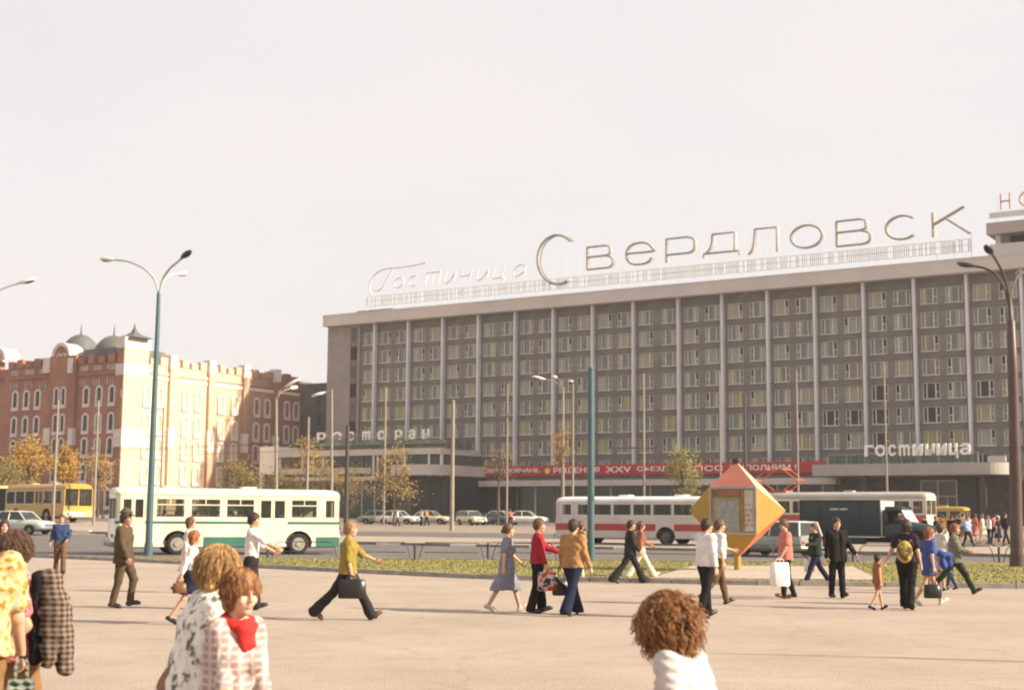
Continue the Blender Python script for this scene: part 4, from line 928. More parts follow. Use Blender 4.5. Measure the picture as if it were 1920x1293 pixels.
def bus(name, label, cat, loc, rz, L, W, H, body, bands, wins, wheels, doors=(), zb=.36, zw=(1.65, 2.55), group=None, roofm=None, r=.48, front_style='flat', endwin=None, vents=True, accordion=False, rim=None, seats=True, arch_r=.62, sidem=None):
    t = thing(name, label, cat, loc, rz, group); zr = zw[1] + .12; hw_ = W / 2
    roofm = roofm or body; sidem = sidem or body
    # side skins with wheel arches
    for s_ in (-1, 1):
        poly = [(0, zb)]
        for wx in sorted(wheels):
            for k in range(9):
                a = math.pi - math.pi * k / 8; zz = r + arch_r * math.sin(a) * .98; poly.append((wx + arch_r * math.cos(a), max(zb, zz) if 0 < k < 8 else zb))
        poly += [(L, zb), (L, zw[0]), (0, zw[0])]
        m_ = MB(); n = len(poly)
        m_.prism(poly, s_ * hw_ - (.05 if s_ > 0 else 0), s_ * hw_ + (0 if s_ > 0 else .05)); m_.build('side_panel', sidem, t)
        MB().box(0, L, s_ * hw_ - (.05 if s_ > 0 else 0), s_ * hw_ + (0 if s_ > 0 else .05), zw[1], zr).build('cantrail', sidem, t)
        edges = sorted(wins + [d for d in doors] if s_ < 0 else wins, key=lambda q: q[0]); x = 0
        for e in edges + [(L, L)]:
            if e[0] - x > .02:
                MB().box(x, e[0], s_ * hw_ - (.05 if s_ > 0 else 0), s_ * hw_ + (0 if s_ > 0 else .05), zw[0], zw[1]).build('window_pillar', sidem, t)
            x = e[1]
        for e in wins:
            if s_ < 0 and any(abs(e[0] - d[0]) < .01 for d in doors): continue
            p = MB().box(e[0], e[1], s_ * (hw_ - .03), s_ * (hw_ - .022), zw[0], zw[1]).build('window_pane', M_busg, t)
            f = MB(); ya, yb = sorted((s_ * (hw_ - .045), s_ * (hw_ - .005))); fw = .035
            f.box(e[0], e[0] + fw, ya, yb, zw[0], zw[1]); f.box(e[1] - fw, e[1], ya, yb, zw[0], zw[1]); f.box(e[0] + fw, e[1] - fw, ya, yb, zw[0], zw[0] + fw); f.box(e[0] + fw, e[1] - fw, ya, yb, zw[1] - fw, zw[1])
            if vents and e[1] - e[0] > .9:
                zm = zw[1] - (zw[1] - zw[0]) * .36; f.box(e[0] + fw, e[1] - fw, ya, yb, zm, zm + .045); f.box((e[0] + e[1]) / 2 - .02, (e[0] + e[1]) / 2 + .02, ya, yb, zm + .045, zw[1] - fw)
            f.build('window_frame', sidem if vents else M_chrome, p)
        for (z0, z1, m__, segs) in bands:
            for a, c in segs:
                ya, yb = sorted((s_ * hw_, s_ * (hw_ + .006))); MB().box(a, c, ya, yb, z0, z1).build('stripe', m__, t)
        for wx in wheels:
            wheel(t, wx, s_ * (hw_ - .17), r, .28, s_, rim)
            q = MB(); ya, yb = sorted((s_ * (hw_ - .32), s_ * (hw_ - .33))); 
            q.prism([(wx + arch_r * math.cos(math.pi * k / 10), max(zb, r + arch_r * math.sin(math.pi * k / 10))) for k in range(11)], ya, yb); q.build('wheel_well', M_under, t)
            q = MB(); pts = [(wx + (arch_r + .01) * math.cos(math.pi * k / 12), s_ * (hw_ + .004), r + (arch_r * .98) * math.sin(math.pi * k / 12)) for k in range(13)]; q.tube([p for p in pts if p[2] > zb], .022, 6); q.build('arch_lip', M_under, t)
    for s_ in (-1, 1):
        for q in range(1, int(L / 1.35)):
            xx = q * 1.35 + .05
            if any(abs(xx - wx) < arch_r + .1 for wx in wheels): continue
            ya, yb = sorted((s_ * hw_, s_ * (hw_ + .004))); MB().box(xx, xx + .018, ya, yb, zb + .46, zw[0] - .35).build('panel_seam', mat('seam_grey', (.30, .28, .22), .8, .1), t)
    for xe, s_ in ((0, -1), (L, 1)): MB().box(min(xe, xe + s_ * .13), max(xe, xe + s_ * .13), -.26, .26, .62, .74).build('number_plate', mat('plate_white', (.6, .6, .58), .6, .05), t)
    # doors on the right side
    for d in doors:
        p = MB(); mid = (d[0] + d[1]) / 2
        for a, c in ((d[0] + .02, mid - .01), (mid + .01, d[1] - .02)):
            y = -hw_ - .004
            q = MB(); q.box(a, c, y, y + .05, zb + .05, .95); q.box(a, a + .07, y, y + .05, .95, zw[1] + .04); q.box(c - .07, c, y, y + .05, .95, zw[1] + .04); q.box(a + .07, c - .07, y, y + .05, zw[1] - .06, zw[1] + .04); q.box(a + .07, c - .07, y, y + .05, 1.5, 1.56)
            o = q.build('door', sidem, t); MB().box(a + .07, c - .07, y + .02, y + .026, .95, zw[1] - .06).build('door_glass', M_busg, o)
    # ends
    for xe, s_, nm in ((0, -1, 'rear'), (L, 1, 'front')):
        ya, yb = sorted((xe, xe - s_ * .06)); ew = endwin or (zw[0] - .05, zw[1] + .02)
        bow = .10 if front_style != 'flat' else .05
        def xs(y): return xe + s_ * bow * (1 - (y / hw_) ** 2)
        for (z0, z1, mm_) in ((zb, ew[0], sidem), (ew[1], zr, sidem)):
            q = MB(); N = 8; vs = []
            for k in range(N + 1):
                y = -hw_ + W * k / N; vs += [(xs(y), y, z0), (xs(y), y, z1), (xe - s_ * .05, y, z0), (xe - s_ * .05, y, z1)]
            fs = []
            for k in range(N): o = 4 * k; fs += [(o, o + 4, o + 5, o + 1), (o + 2, o + 3, o + 7, o + 6), (o + 1, o + 5, o + 7, o + 3)]
            q.add(vs, fs, 0, True); q.build(nm + '_panel', mm_, t)
        for y0 in (-hw_, -.04, hw_ - .1): MB().box(ya, yb, y0, y0 + (.08 if abs(y0) < 1e-1 else .1), ew[0], ew[1]).build(nm + '_pillar', sidem, t)
        for y0, y1 in ((-hw_ + .1, -.04), (.04, hw_ - .1)): MB().box(xe - s_ * .03 - .003, xe - s_ * .03 + .003, y0, y1, ew[0], ew[1]).build('windscreen' if s_ > 0 else 'rear_window', M_busg, t)
        for y0 in (-hw_ * .72, hw_ * .72):
            q = MB(); q.tube([(xe + s_ * bow * .3, y0, .85), (xe + s_ * (bow * .6 + .05), y0, .85)], .12 if s_ > 0 else .08, 14); q.build('headlight' if s_ > 0 else 'tail_light', M_hl if s_ > 0 else M_tl, t)
        MB().bbox(min(xe + s_ * .02, xe + s_ * .2), max(xe + s_ * .02, xe + s_ * .2), -hw_ * .95, hw_ * .95, .38, .58, .04).build('bumper', M_rim, t)
    # rounded roof
    rg = []
    for xx, k, dz in ((-.04, .86, -.10), (.0, .94, -.03), (.14, .985, 0), (.5, 1, 0), (L - .6, 1, 0), (L - .2, .985, -.02), (L - .02, .93, -.06), (L + .06, .84, -.13)):
        n = 16; rg.append([V((xx, hw_ * (k if j not in (0, n) else min(1, k + .04)) * math.copysign(abs(math.cos(math.pi * j / n)) ** .55, math.cos(math.pi * j / n)), zr + (H + dz - zr) * abs(math.sin(math.pi * j / n)) ** .75)) for j in range(n + 1)])
    MB().loft(rg, 0, True).build('roof', roofm, t)
    MB().box(.1, L - .1, -hw_ + .07, hw_ - .07, zb - .04, zb + .25).build('floor', M_under, t)
    MB().box(.06, L - .06, -hw_ + .06, hw_ - .06, zr - .02, zr + .01).build('ceiling', M_inside, t)
    if seats:
        x = .9
        while x < L - 1.6:
            for y0 in (-hw_ + .12, .35):
                q = MB().box(x, x + .4, y0, y0 + .78, zb + .25, 1.15); q.box(x - .06, x + .03, y0, y0 + .78, 1.15, 1.72); q.build('seat', M_seat, t)
            x += .85
    for x in ((L * .25), (L * .6)): MB().bbox(x - .35, x + .35, -.35, .35, H - .03, H + .09, .04).build('roof_hatch', roofm, t)
    return t
M_cr = paint('bus_cream', (.74, .69, .50)); M_gn = paint('bus_green', (.04, .15, .105)); M_wh2 = paint('bus_white', (.50, .455, .42)); M_rd = paint('bus_red', (.34, .02, .018)); M_roofw = paint('bus_roof_white', (.82, .79, .75))
# white and green city bus, turning, rear corner towards the camera
A = math.radians(24); g0_ = G(213, 1041)
gx0, gy0 = g0_.x + .0, g0_.y
hwid = 1.25
def bus_loc(px, py, rz, W, side):    # rear end of the visible side's ground line under a pixel
    g = G(px, py); return g + V((-math.sin(rz), math.cos(rz), 0)) * (W / 2) * side
rzg = math.radians(22)
bl = bus_loc(213, 1040, rzg, 2.5, 1)
gbus = bus('city_bus', 'cream city bus with green stripes, full of passengers, beside the tall teal lamp', 'bus', bl, rzg, 10.2, 2.5, 3.0, M_cr,
    [(1.38, 1.50, M_gn, [(-.01, .26), (1.3, 6.35), (7.75, 10.21)]), (.36, .80, M_gn, [(-.01, .24), (3.9, 6.1), (9.1, 10.21)])],
    [(1.75, 3.05), (3.3, 4.65), (4.9, 6.2), (7.9, 9.15), (9.5, 10.0)], [2.75, 8.3], doors=[(.25, 1.3), (6.4, 7.7)], zw=(1.66, 2.52), endwin=(1.6, 2.5), front_style='bow', arch_r=.60)
for o_, z_ in (('rear_light', 1.05),): pass
# white bus with red stripe, heading left
LB = 10.4; rzb = math.pi - TH
pr_ = G(1042, 1018); start = pr_ + HU * LB + (-HN) * 1.2     # rear end centre
rbus = bus('city_bus', 'white bus with one red stripe behind the thick teal pole', 'bus', (start.x, start.y, pr_.z), rzb, LB, 2.45, 2.8, M_wh2,
    [(.80, 1.20, M_rd, [(-.01, LB - 7.3 - .55 + 0), (LB - 7.3 + .63 - 0, LB - 1.6 - .63), (LB - 1.6 + .63, LB + .01)])],
    [(.3, 1.3), (1.4, 2.6), (2.7, 3.9), (4.0, 5.2), (5.3, 6.5), (6.6, 7.8), (7.9, 8.9), (9.3, 9.95)], [LB - 7.3, LB - 1.6], zw=(1.68, 2.36), roofm=M_roofw, r=.46, arch_r=.58, vents=False, rim=M_rimd, zb=.38)
# yellow articulated bus
M_yel = paint('bus_yellow', (.44, .27, .035)); M_acc = mat('bellows', (.05, .045, .04), .9, .2)
rzy = -math.radians(44); gy_ = at(146, 112); Ly = 9.6
hd = V((math.cos(rzy), math.sin(rzy), 0)); yl = gy_ - hd * Ly
yb = bus('articulated_bus', 'yellow articulated bus with dark bellows at the left edge behind the white sedan', 'bus', (yl.x, yl.y, gy_.z), rzy, Ly, 2.5, 3.05, M_yel, [(.36, .5, M_acc, [(0, Ly)])],
    [(.2, 1.6), (1.75, 3.2), (3.35, 4.8), (6.3, 7.7), (7.85, 9.2)], [1.9, 6.9], doors=[(4.95, 6.2)], zw=(1.45, 2.5), endwin=(1.3, 2.62), vents=False, front_style='bow')
q = MB(); rg = []
for k in range(13):
    e = 0 if k % 2 else .09; rg.append([V((-.05 - k * .12, (1.12 - e) * sx, z_)) for sx, z_ in ((-1, .5 + e), (1, .5 + e), (1, 2.75 - e), (-1, 2.75 - e))])
q.loft(rg, 0, False); q.build('bellows', M_acc, yb)
MB().bbox(-8.5, -1.6, -1.25, 1.25, .4, 3.0, .12).build('trailer_body', M_yel, yb)
for k in range(4): MB().box(-8.1 + 1.6 * k, -6.7 + 1.6 * k, -1.262, -1.24, 1.45, 2.5).build('trailer_window', M_carg, yb)
# tram
M_tc = paint('tram_cream', (.62, .53, .38)); M_tr = paint('tram_red', (.38, .05, .03)); M_tg = paint('tram_grey_roof', (.42, .38, .34))
gt_ = G(1738, 1006); Lt = 14.0; tl_ = gt_ - HU * Lt + (-HN) * 1.2
tram = bus('tram', 'cream and red tram with raised pantograph behind the dark green truck', 'tram', (tl_.x, tl_.y, gt_.z), -TH, Lt, 2.4, 3.0, M_tc,
    [(.55, 1.42, M_tr, [(-.01, Lt + .01)])], [(.5, 1.7), (1.85, 3.1), (3.25, 4.5), (4.65, 5.9), (6.05, 7.3), (7.45, 8.7), (8.85, 10.1), (10.25, 11.5), (11.65, 12.9), (13.1, 13.8)], [2.6, 4.4, 9.6, 11.4], zw=(1.52, 2.4), vents=False, r=.35, arch_r=.4, zb=.45, roofm=M_tg, front_style='bow')
pz = 3.1; _px = 2.6
pan = MB(); M_pan = mat('pantograph_orange', (.45, .10, .05), .6, .1)
for yy in (-.7, .7):
    pan.tube([(1.0, yy, pz), (.0, yy, pz + .75), (1.0, yy, pz + 1.5)], .05, 6); pan.tube([(2.2, yy, pz), (3.2, yy, pz + .75), (2.2, yy, pz + 1.5)], .05, 6)
pan.tube([(1.0, -.9, pz + 1.5), (1.0, .9, pz + 1.5)], .05, 6); pan.tube([(2.2, -.9, pz + 1.5), (2.2, .9, pz + 1.5)], .05, 6)
pan.tube([(1.0, 0, pz + 1.5), (2.2, 0, pz + 1.5)], .05, 6); pan.tube([(0, -.7, pz + .75), (0, .7, pz + .75)], .05, 6); pan.tube([(3.2, -.7, pz + .75), (3.2, .7, pz + .75)], .05, 6); pan.box(.8, 2.4, -.7, .7, pz - .1, pz + .02)
po_ = pan.build('pantograph', M_pan, tram); po_.location.x = 1.6
# yellow minibus
gv = at(1808, 118); vl = gv - HU * 4.8 - HN * .9
bus('minibus', 'small yellow minibus just right of the tram front', 'minibus', (vl.x, vl.y, gv.z + .02), -TH, 4.8, 1.9, 2.0, M_yel, [], [(.2, 1.2), (1.3, 2.3), (2.4, 3.4), (3.6, 4.5)], [.95, 3.8], zw=(1.05, 1.65), zb=.28, r=.33, arch_r=.4, vents=False, seats=False, front_style='bow')

# dark green box truck
def truck():
    M_g = paint('truck_green', (.010, .026, .030), .5, .1, .1); M_gl = paint('truck_pale_edge_and_sunlit_front', (.50, .52, .44), .5)
    g = G(1500, 1035); t = thing('box_truck', 'dark green box truck with its driver window open, before the tram', 'truck', g, -TH)
    MB().bbox(0, 4.15, 0, 2.2, .85, 2.62, .03).build('box', M_g, t)
    for k in range(5): MB().box(.05 + k * 1.0, .11 + k * 1.0, -.025, .0, .9, 2.6).build('box_rib', M_g, t)
    for z in (.86, 1.72, 2.56): MB().box(.12, 4.04, -.02, .0, z, z + .05).build('box_rail', M_g, t)
    MB().box(4.152, 4.17, .04, 2.16, .9, 2.58).build('box_front_sunlight_slab', M_gl, t)  # pale slab: sunlight on the box's front wall put into its colour
    MB().box(1.6, 2.5, -.012, -.004, 2.12, 2.2).build('name_plate', M_gl, t)
    MB().box(2.3, 4.15, -.03, .02, .78, .84).build('side_rail', M_gl, t)
    MB().box(0, 6.4, .6, 1.6, .55, .8).build('chassis', M_under, t)
    # cab
    def sec(x, y0, y1, z0, z1, k=.12): return [V((x, y, z)) for y, z in ((y0 + .02, z0), (y1 - .02, z0), (y1, z0 + .3), (y1 - .03, z1 - k * 1.6), (y1 - k * 1.4, z1 - .02), ((y0 + y1) / 2, z1 + .03), (y0 + k * 1.4, z1 - .02), (y0 + .03, z1 - k * 1.6), (y0, z0 + .3))]
    c = MB(); c.loft([sec(4.3, .15, 2.05, .62, 1.55), sec(5.45, .15, 2.05, .62, 1.55)], 0, True); c.build('cab', M_g, t)
    c = MB(); c.loft([sec(4.3, .22, 1.98, 2.0, 2.22, .1), sec(4.7, .2, 2.0, 2.0, 2.3, .1), sec(5.1, .24, 1.96, 2.0, 2.22, .1)], 0, True); c.build('cab_roof', M_g, t)
    c = MB()
    for y in (.17, 1.97): c.box(4.3, 4.42, y, y + .07, 1.5, 2.15); c.tube([(5.42, y + .03, 1.5), (5.1, y + .05, 2.1)], .04, 6)
    c.build('cab_pillar', M_g, t)
    MB().box(4.3, 4.34, .24, 1.96, 1.5, 2.1).build('cab_back', M_under, t)
    c = MB(); c.quad((5.45, .25, 1.52), (5.45, 1.95, 1.52), (5.12, 1.9, 2.12), (5.12, .3, 2.12)); c.build('windscreen', mat('windscreen_bright', (.5, .52, .5), .1, .02, spec=.9), t)
    c = MB(); c.loft([sec(5.42, .3, 1.9, .75, 1.52), sec(6.2, .42, 1.78, .75, 1.42), sec(6.75, .55, 1.65, .78, 1.28), sec(6.85, .62, 1.58, .85, 1.18)], 0, True); c.build('bonnet', M_g, t)
    for y0, y1 in ((.08, .5), (1.7, 2.12)):
        c = MB(); c.loft([[V((x, y, z + dz)) for y, dz in ((y0, 0), (y1, 0), (y1, .12), (y0, .12))] for x, z in ((5.25, .55), (5.45, .95), (5.9, 1.12), (6.4, .98), (6.8, .6))], 0, True); c.build('mudguard', M_g, t)
        MB().tube([(6.72, (y0 + y1) / 2, .98), (6.86, (y0 + y1) / 2, .98)], .11, 14).build('headlight', M_hl, t)
    MB().bbox(6.95, 7.05, .1, 2.1, .5, .66, .03).build('bumper', M_chrome, t)
    for x in (1.4, 5.95):
        for y, s_ in ((.25, -1), (1.95, 1)): wheel(t, x, y, .45, .26, s_, M_rimd)
    MB().bbox(2.4, 3.3, .1, .5, .45, .8, .05).build('fuel_tank', M_g, t)
    return t
truck()

# passenger cars
def car(label, loc, rz, m_, L=4.7, W=1.75, H=1.5, wagon=False, roofm=None, group='cars', cat='car'):
    t = thing('parked_car', label, cat, loc, rz, group); k = L / 4.7; h2 = W / 2
    def sec(x, w_, zb_, zt_, crown=.03):
        r_ = [];
        for y, z in ((-.92, zb_), (-1, zb_ + .18), (-1.0, zb_ + (zt_ - zb_) * .62), (-.93, zt_ - .04), (-.7, zt_), (0, zt_ + crown), (.7, zt_), (.93, zt_ - .04), (1.0, zb_ + (zt_ - zb_) * .62), (1, zb_ + .18), (.92, zb_)): r_.append(V((x * k, y * w_, z)))
        return r_
    ss = [(0, h2 * .86, .38, .78), (.06, h2 * .94, .3, .84), (.5, h2 * .98, .27, .92), (1.3, h2, .25, .97), (2.9, h2, .25, .97), (3.3, h2 * .99, .25, .95), (4.2, h2 * .97, .28, .88), (4.58, h2 * .93, .3, .80), (4.68, h2 * .84, .38, .70)]
    if wagon: ss[0] = (0, h2 * .9, .35, .9); ss[1] = (.05, h2 * .95, .3, .97); ss[2] = (.5, h2, .27, .98)
    body = MB().loft([sec(*a) for a in ss], 0, True).build('body', m_, t)
    # greenhouse
    xr0, xr1 = (.06, .22) if wagon else (.75, 1.35); xf0, xf1 = 3.35, 2.75
    zb_, zt_ = .95, H
    def gl(y): return None
    rt = MB(); wy, wt = h2 * .93, h2 * .74
    rt.loft([[V((x * k, y * wt, z)) for x, y, z in ((xr1 - .02, -.96, zt_ - .05), (xr1 - .02, .96, zt_ - .05), (xf1 + .05, .96, zt_ - .05), (xf1 + .05, -.96, zt_ - .05))],
             [V((x * k, y * wt, z)) for x, y, z in ((xr1 + .1, -.88, zt_), (xr1 + .1, .88, zt_), (xf1 - .1, .88, zt_), (xf1 - .1, -.88, zt_))],
             [V((x * k, y * wt, z)) for x, y, z in ((xr1 + .45, -.5, zt_ + .03), (xr1 + .45, .5, zt_ + .03), (xf1 - .45, .5, zt_ + .03), (xf1 - .45, -.5, zt_ + .03))]], 0, True)
    rt.build('roof', roofm or m_, t)
    for s_ in (-1, 1):
        a0, a1 = (xr0 * k, s_ * wy, zb_), (xr1 * k, s_ * wt, zt_ - .03); f0, f1 = (xf0 * k, s_ * wy, zb_), (xf1 * k, s_ * wt, zt_ - .03); mx_ = 2.05 * k
        p = MB()
        for a, c, r_ in ((a0, a1, .045), (f0, f1, .035), ((mx_, s_ * wy, zb_), (mx_, s_ * wt, zt_ - .03), .035)): p.tube([a, c], r_, 6)
        if wagon: p.tube([(1.1 * k, s_ * wy, zb_), (1.1 * k, s_ * wt, zt_ - .03)], .04, 6)
        p.tube([a1, f1], .035, 6); p.build('roof_pillar', roofm or m_, t)
        g = MB(); g.quad((a0[0], s_ * (wy - .02), zb_), (f0[0], s_ * (wy - .02), zb_), (f1[0], s_ * (wt - .02), zt_ - .04), (a1[0], s_ * (wt - .02), zt_ - .04)); g.build('side_window', M_carg, t)
        for x in (1.02, 3.78):
            wheel(t, x * k, s_ * (h2 - .12), .32, .19, s_)
            q = MB(); ya, yb_ = sorted((s_ * (h2 - .03), s_ * (h2 + .004))); q.prism([(x * k + .4 * math.cos(math.pi * j / 10), .3 + .38 * math.sin(math.pi * j / 10)) for j in range(11)], ya, yb_); q.build('wheel_arch', M_under, t)
        MB().tube([(.15, s_ * (h2 + .005), .62), (4.5 * k, s_ * (h2 + .0), .62)], .012, 5).build('trim_strip', M_chrome, t)
        for x, z in ((1.75, .8), (2.75, .8)): MB().bbox(x * k, x * k + .16, min(s_ * (h2), s_ * (h2 + .03)), max(s_ * h2, s_ * (h2 + .03)), z, z + .03, .008).build('door_handle', M_chrome, t)
    for x0, x1, nm in ((xr0, xr1, 'rear_window'), (xf0, xf1, 'windscreen')):
        g = MB(); g.quad((x0 * k, -wy + .05, zb_), (x0 * k, wy - .05, zb_), (x1 * k, wt - .04, zt_ - .04), (x1 * k, -wt + .04, zt_ - .04)); g.build(nm, M_carg, t)
    for y in (-.62, .62):
        MB().tube([(4.62 * k, y, .62), (4.71 * k, y, .62)], .1, 14).build('headlight', M_hl, t); MB().bbox(-.02, .03, y - .1, y + .1, .6, .74, .01).build('tail_light', M_tl, t)
    MB().box(4.66 * k, 4.70 * k, -.48, .48, .5, .7).build('grille', M_chrome, t)
    for x in (-.08, 4.72 * k): MB().bbox(x, x + .1, -h2 * .95, h2 * .95, .36, .48, .03).build('bumper', M_chrome, t)
    MB().box(.2, 4.4 * k, -h2 * .85, h2 * .85, .2, .34).build('underbody', M_under, t)
    return t
P_w = paint('car_white', (.70, .67, .60)); P_pg = paint('car_pale_green', (.48, .50, .42)); P_gg = paint('car_grey_green', (.24, .27, .22)); P_be = paint('car_beige', (.55, .47, .36)); P_dk = paint('car_dark', (.05, .06, .07)); P_cr = paint('car_cream', (.66, .60, .42))
PI_ = math.pi
def carat(px, dist, label, rz, m_, off=0, **kw):
    p = at(px, dist); L = kw.get('L', 4.7); p = p - V((math.cos(rz), math.sin(rz), 0)) * L / 2
    return car(label, p, rz, m_, **kw)
c_ = carat(38, 94, 'pale greenish white sedan driving before the yellow articulated bus', -R(20), P_pg, group='moving cars', roofm=P_w)
c_['category'] = 'car'; c_.name = 'sedan_car'
c_ = carat(1454, 66.5, 'grey green estate car with white roof, partly behind the advertising kiosk', PI_ - TH - .3, P_gg, roofm=P_w, group='moving cars', H=1.6, wagon=True, L=4.1); c_.name = 'sedan_car'
carat(986, 156, 'white sedan parked rightmost of the row before the shop windows', -R(12), P_w)
carat(940, 160, 'white sedan parked second from the right of the row', -R(20), P_w)
carat(922, 152, 'dark low car parked just in front of the white ones', -R(25), P_dk, H=1.25)
carat(884, 152, 'cream estate car parked left of the white sedans', -R(60), P_cr, wagon=True, L=4.1)
carat(806, 160, 'beige car parked before the dark restaurant doorway', -R(15), P_be)
carat(746, 156, 'white car parked behind the drooping brown tree', -R(20), P_w)
carat(712, 158, 'grey green car parked leftmost of the row', -R(15), P_gg)

# ================================================================== ADVERTISING KIOSK
kb = G(1383, 1075); kd = kb.y
ks = thing('advertising_kiosk', 'yellow and red star shaped kiosk on a yellow post with grey boarded window', 'kiosk', kb, R(-18.6))
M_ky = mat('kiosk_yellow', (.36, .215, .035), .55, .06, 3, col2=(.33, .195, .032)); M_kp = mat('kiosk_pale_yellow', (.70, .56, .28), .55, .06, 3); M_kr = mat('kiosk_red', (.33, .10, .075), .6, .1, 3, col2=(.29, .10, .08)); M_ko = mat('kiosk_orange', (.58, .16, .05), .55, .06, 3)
a = .76; h_ = .82; z0 = inplane(1383, 1001.5, kd - .7).z - kb.z; z1 = inplane(1383, 912, kd - .7).z - kb.z; zm = (z0 + z1) / 2
c8 = {(i, j, k): V((i * a, j * a, z1 if k > 0 else z0)) for i in (-1, 1) for j in (-1, 1) for k in (-1, 1)}
def facet(p, q, r_, m_, name): MB().add([p, q, r_], [(0, 1, 2)]).build(name, m_, ks)
def pyramid(apex, ring_, mats_, name):
    m_ = MB()
    for k in range(4): m_.add([ring_[k], ring_[(k + 1) % 4], apex], [(0, 1, 2)], k)
    m_.build(name, mats_, ks)
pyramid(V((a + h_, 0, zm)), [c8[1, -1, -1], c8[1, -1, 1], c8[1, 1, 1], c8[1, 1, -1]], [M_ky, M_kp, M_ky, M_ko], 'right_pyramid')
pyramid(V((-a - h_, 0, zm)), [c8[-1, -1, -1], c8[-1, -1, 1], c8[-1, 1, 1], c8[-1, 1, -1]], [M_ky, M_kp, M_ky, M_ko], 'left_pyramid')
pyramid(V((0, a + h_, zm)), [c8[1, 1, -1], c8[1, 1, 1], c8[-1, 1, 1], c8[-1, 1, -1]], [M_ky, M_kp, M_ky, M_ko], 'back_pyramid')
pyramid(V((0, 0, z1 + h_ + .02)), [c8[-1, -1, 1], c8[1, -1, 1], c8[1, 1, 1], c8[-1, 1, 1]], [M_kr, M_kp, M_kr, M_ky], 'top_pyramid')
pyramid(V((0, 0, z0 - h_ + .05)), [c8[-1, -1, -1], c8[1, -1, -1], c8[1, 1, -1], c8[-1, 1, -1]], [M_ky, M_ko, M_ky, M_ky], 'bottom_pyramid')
fr = MB(); e = .07
fr.box(-a, a, -a - .03, -a + .08, z1 - e, z1); fr.box(-a, a, -a - .03, -a + .08, z0, z0 + e); fr.box(-a, -a + e, -a - .03, -a + .08, z0 + e, z1 - e); fr.box(a - e, a, -a - .03, -a + .08, z0 + e, z1 - e)
fr.build('front_frame', mat('kiosk_grey', (.34, .30, .26), .8, .1, 3), ks)
MB().box(-a + e, a - e, -a + .05, -a + .1, z0 + e, z1 - e).build('front_board', mat('board_tan', (.36, .30, .22), .9, .1, 3), ks)
wb = MB(); x0_, x1_, za_, zb_ = -a + .1, .26, z0 + .12, z1 - .42
wb.box(x0_, x1_, -a - .01, -a + .05, zb_, zb_ + .06); wb.box(x0_, x1_, -a - .01, -a + .05, za_ - .06, za_); wb.box(x0_, x0_ + .05, -a - .01, -a + .05, za_, zb_); wb.box(x1_ - .05, x1_, -a - .01, -a + .05, za_, zb_)
wb.build('window_frame', mat('frame_yellow_brown', (.30, .21, .05), .7, .1), ks)
MB().box(x0_ + .06, x1_ - .06, -a + .0, -a + .04, za_, zb_).build('grey_board', mat('board_grey', (.27, .265, .25), .8, .12, 8), ks)
MB().box(-a + .12, .24, -a + .0, -a + .045, z1 - .30, z1 - .12).build('header_board', mat('board_rust', (.28, .12, .08), .8, .2, 5), ks)
MB().box(.30, .34, -a - .04, -a + .045, z0 + .08, z1 - .12).build('post_strip', M_ky, ks)
MB().box(.37, a - .09, -a + .0, -a + .045, z0 + .1, z1 - .1).build('price_list', mat('poster_paper', (.45, .42, .38), .9, .06), ks)
for j in range(5):      # rows of red figures on the list
    q = obj('list_row', text_mesh(['БИЛЕТЫ', 'ЦЕНА 50', 'ТИРАЖ 4', 'СПОРТ', 'ЛОТО'][j] if False else ['I I I', 'II III', 'III I', 'I II I', 'II II'][j], M_kr, .01), ks, (.40, -a - .004, z1 - .62 - .16 * j)); q.scale = (.24, 1, .08)
MB().tube([(0, 0, -.02), (0, 0, z0 - .45)], .11, 12).build('post', M_ky, ks)
MB().bbox(-.11, .11, -.11, .11, z1 + h_ - .03, z1 + h_ + .12, .02).build('top_cap', M_pdark, ks)
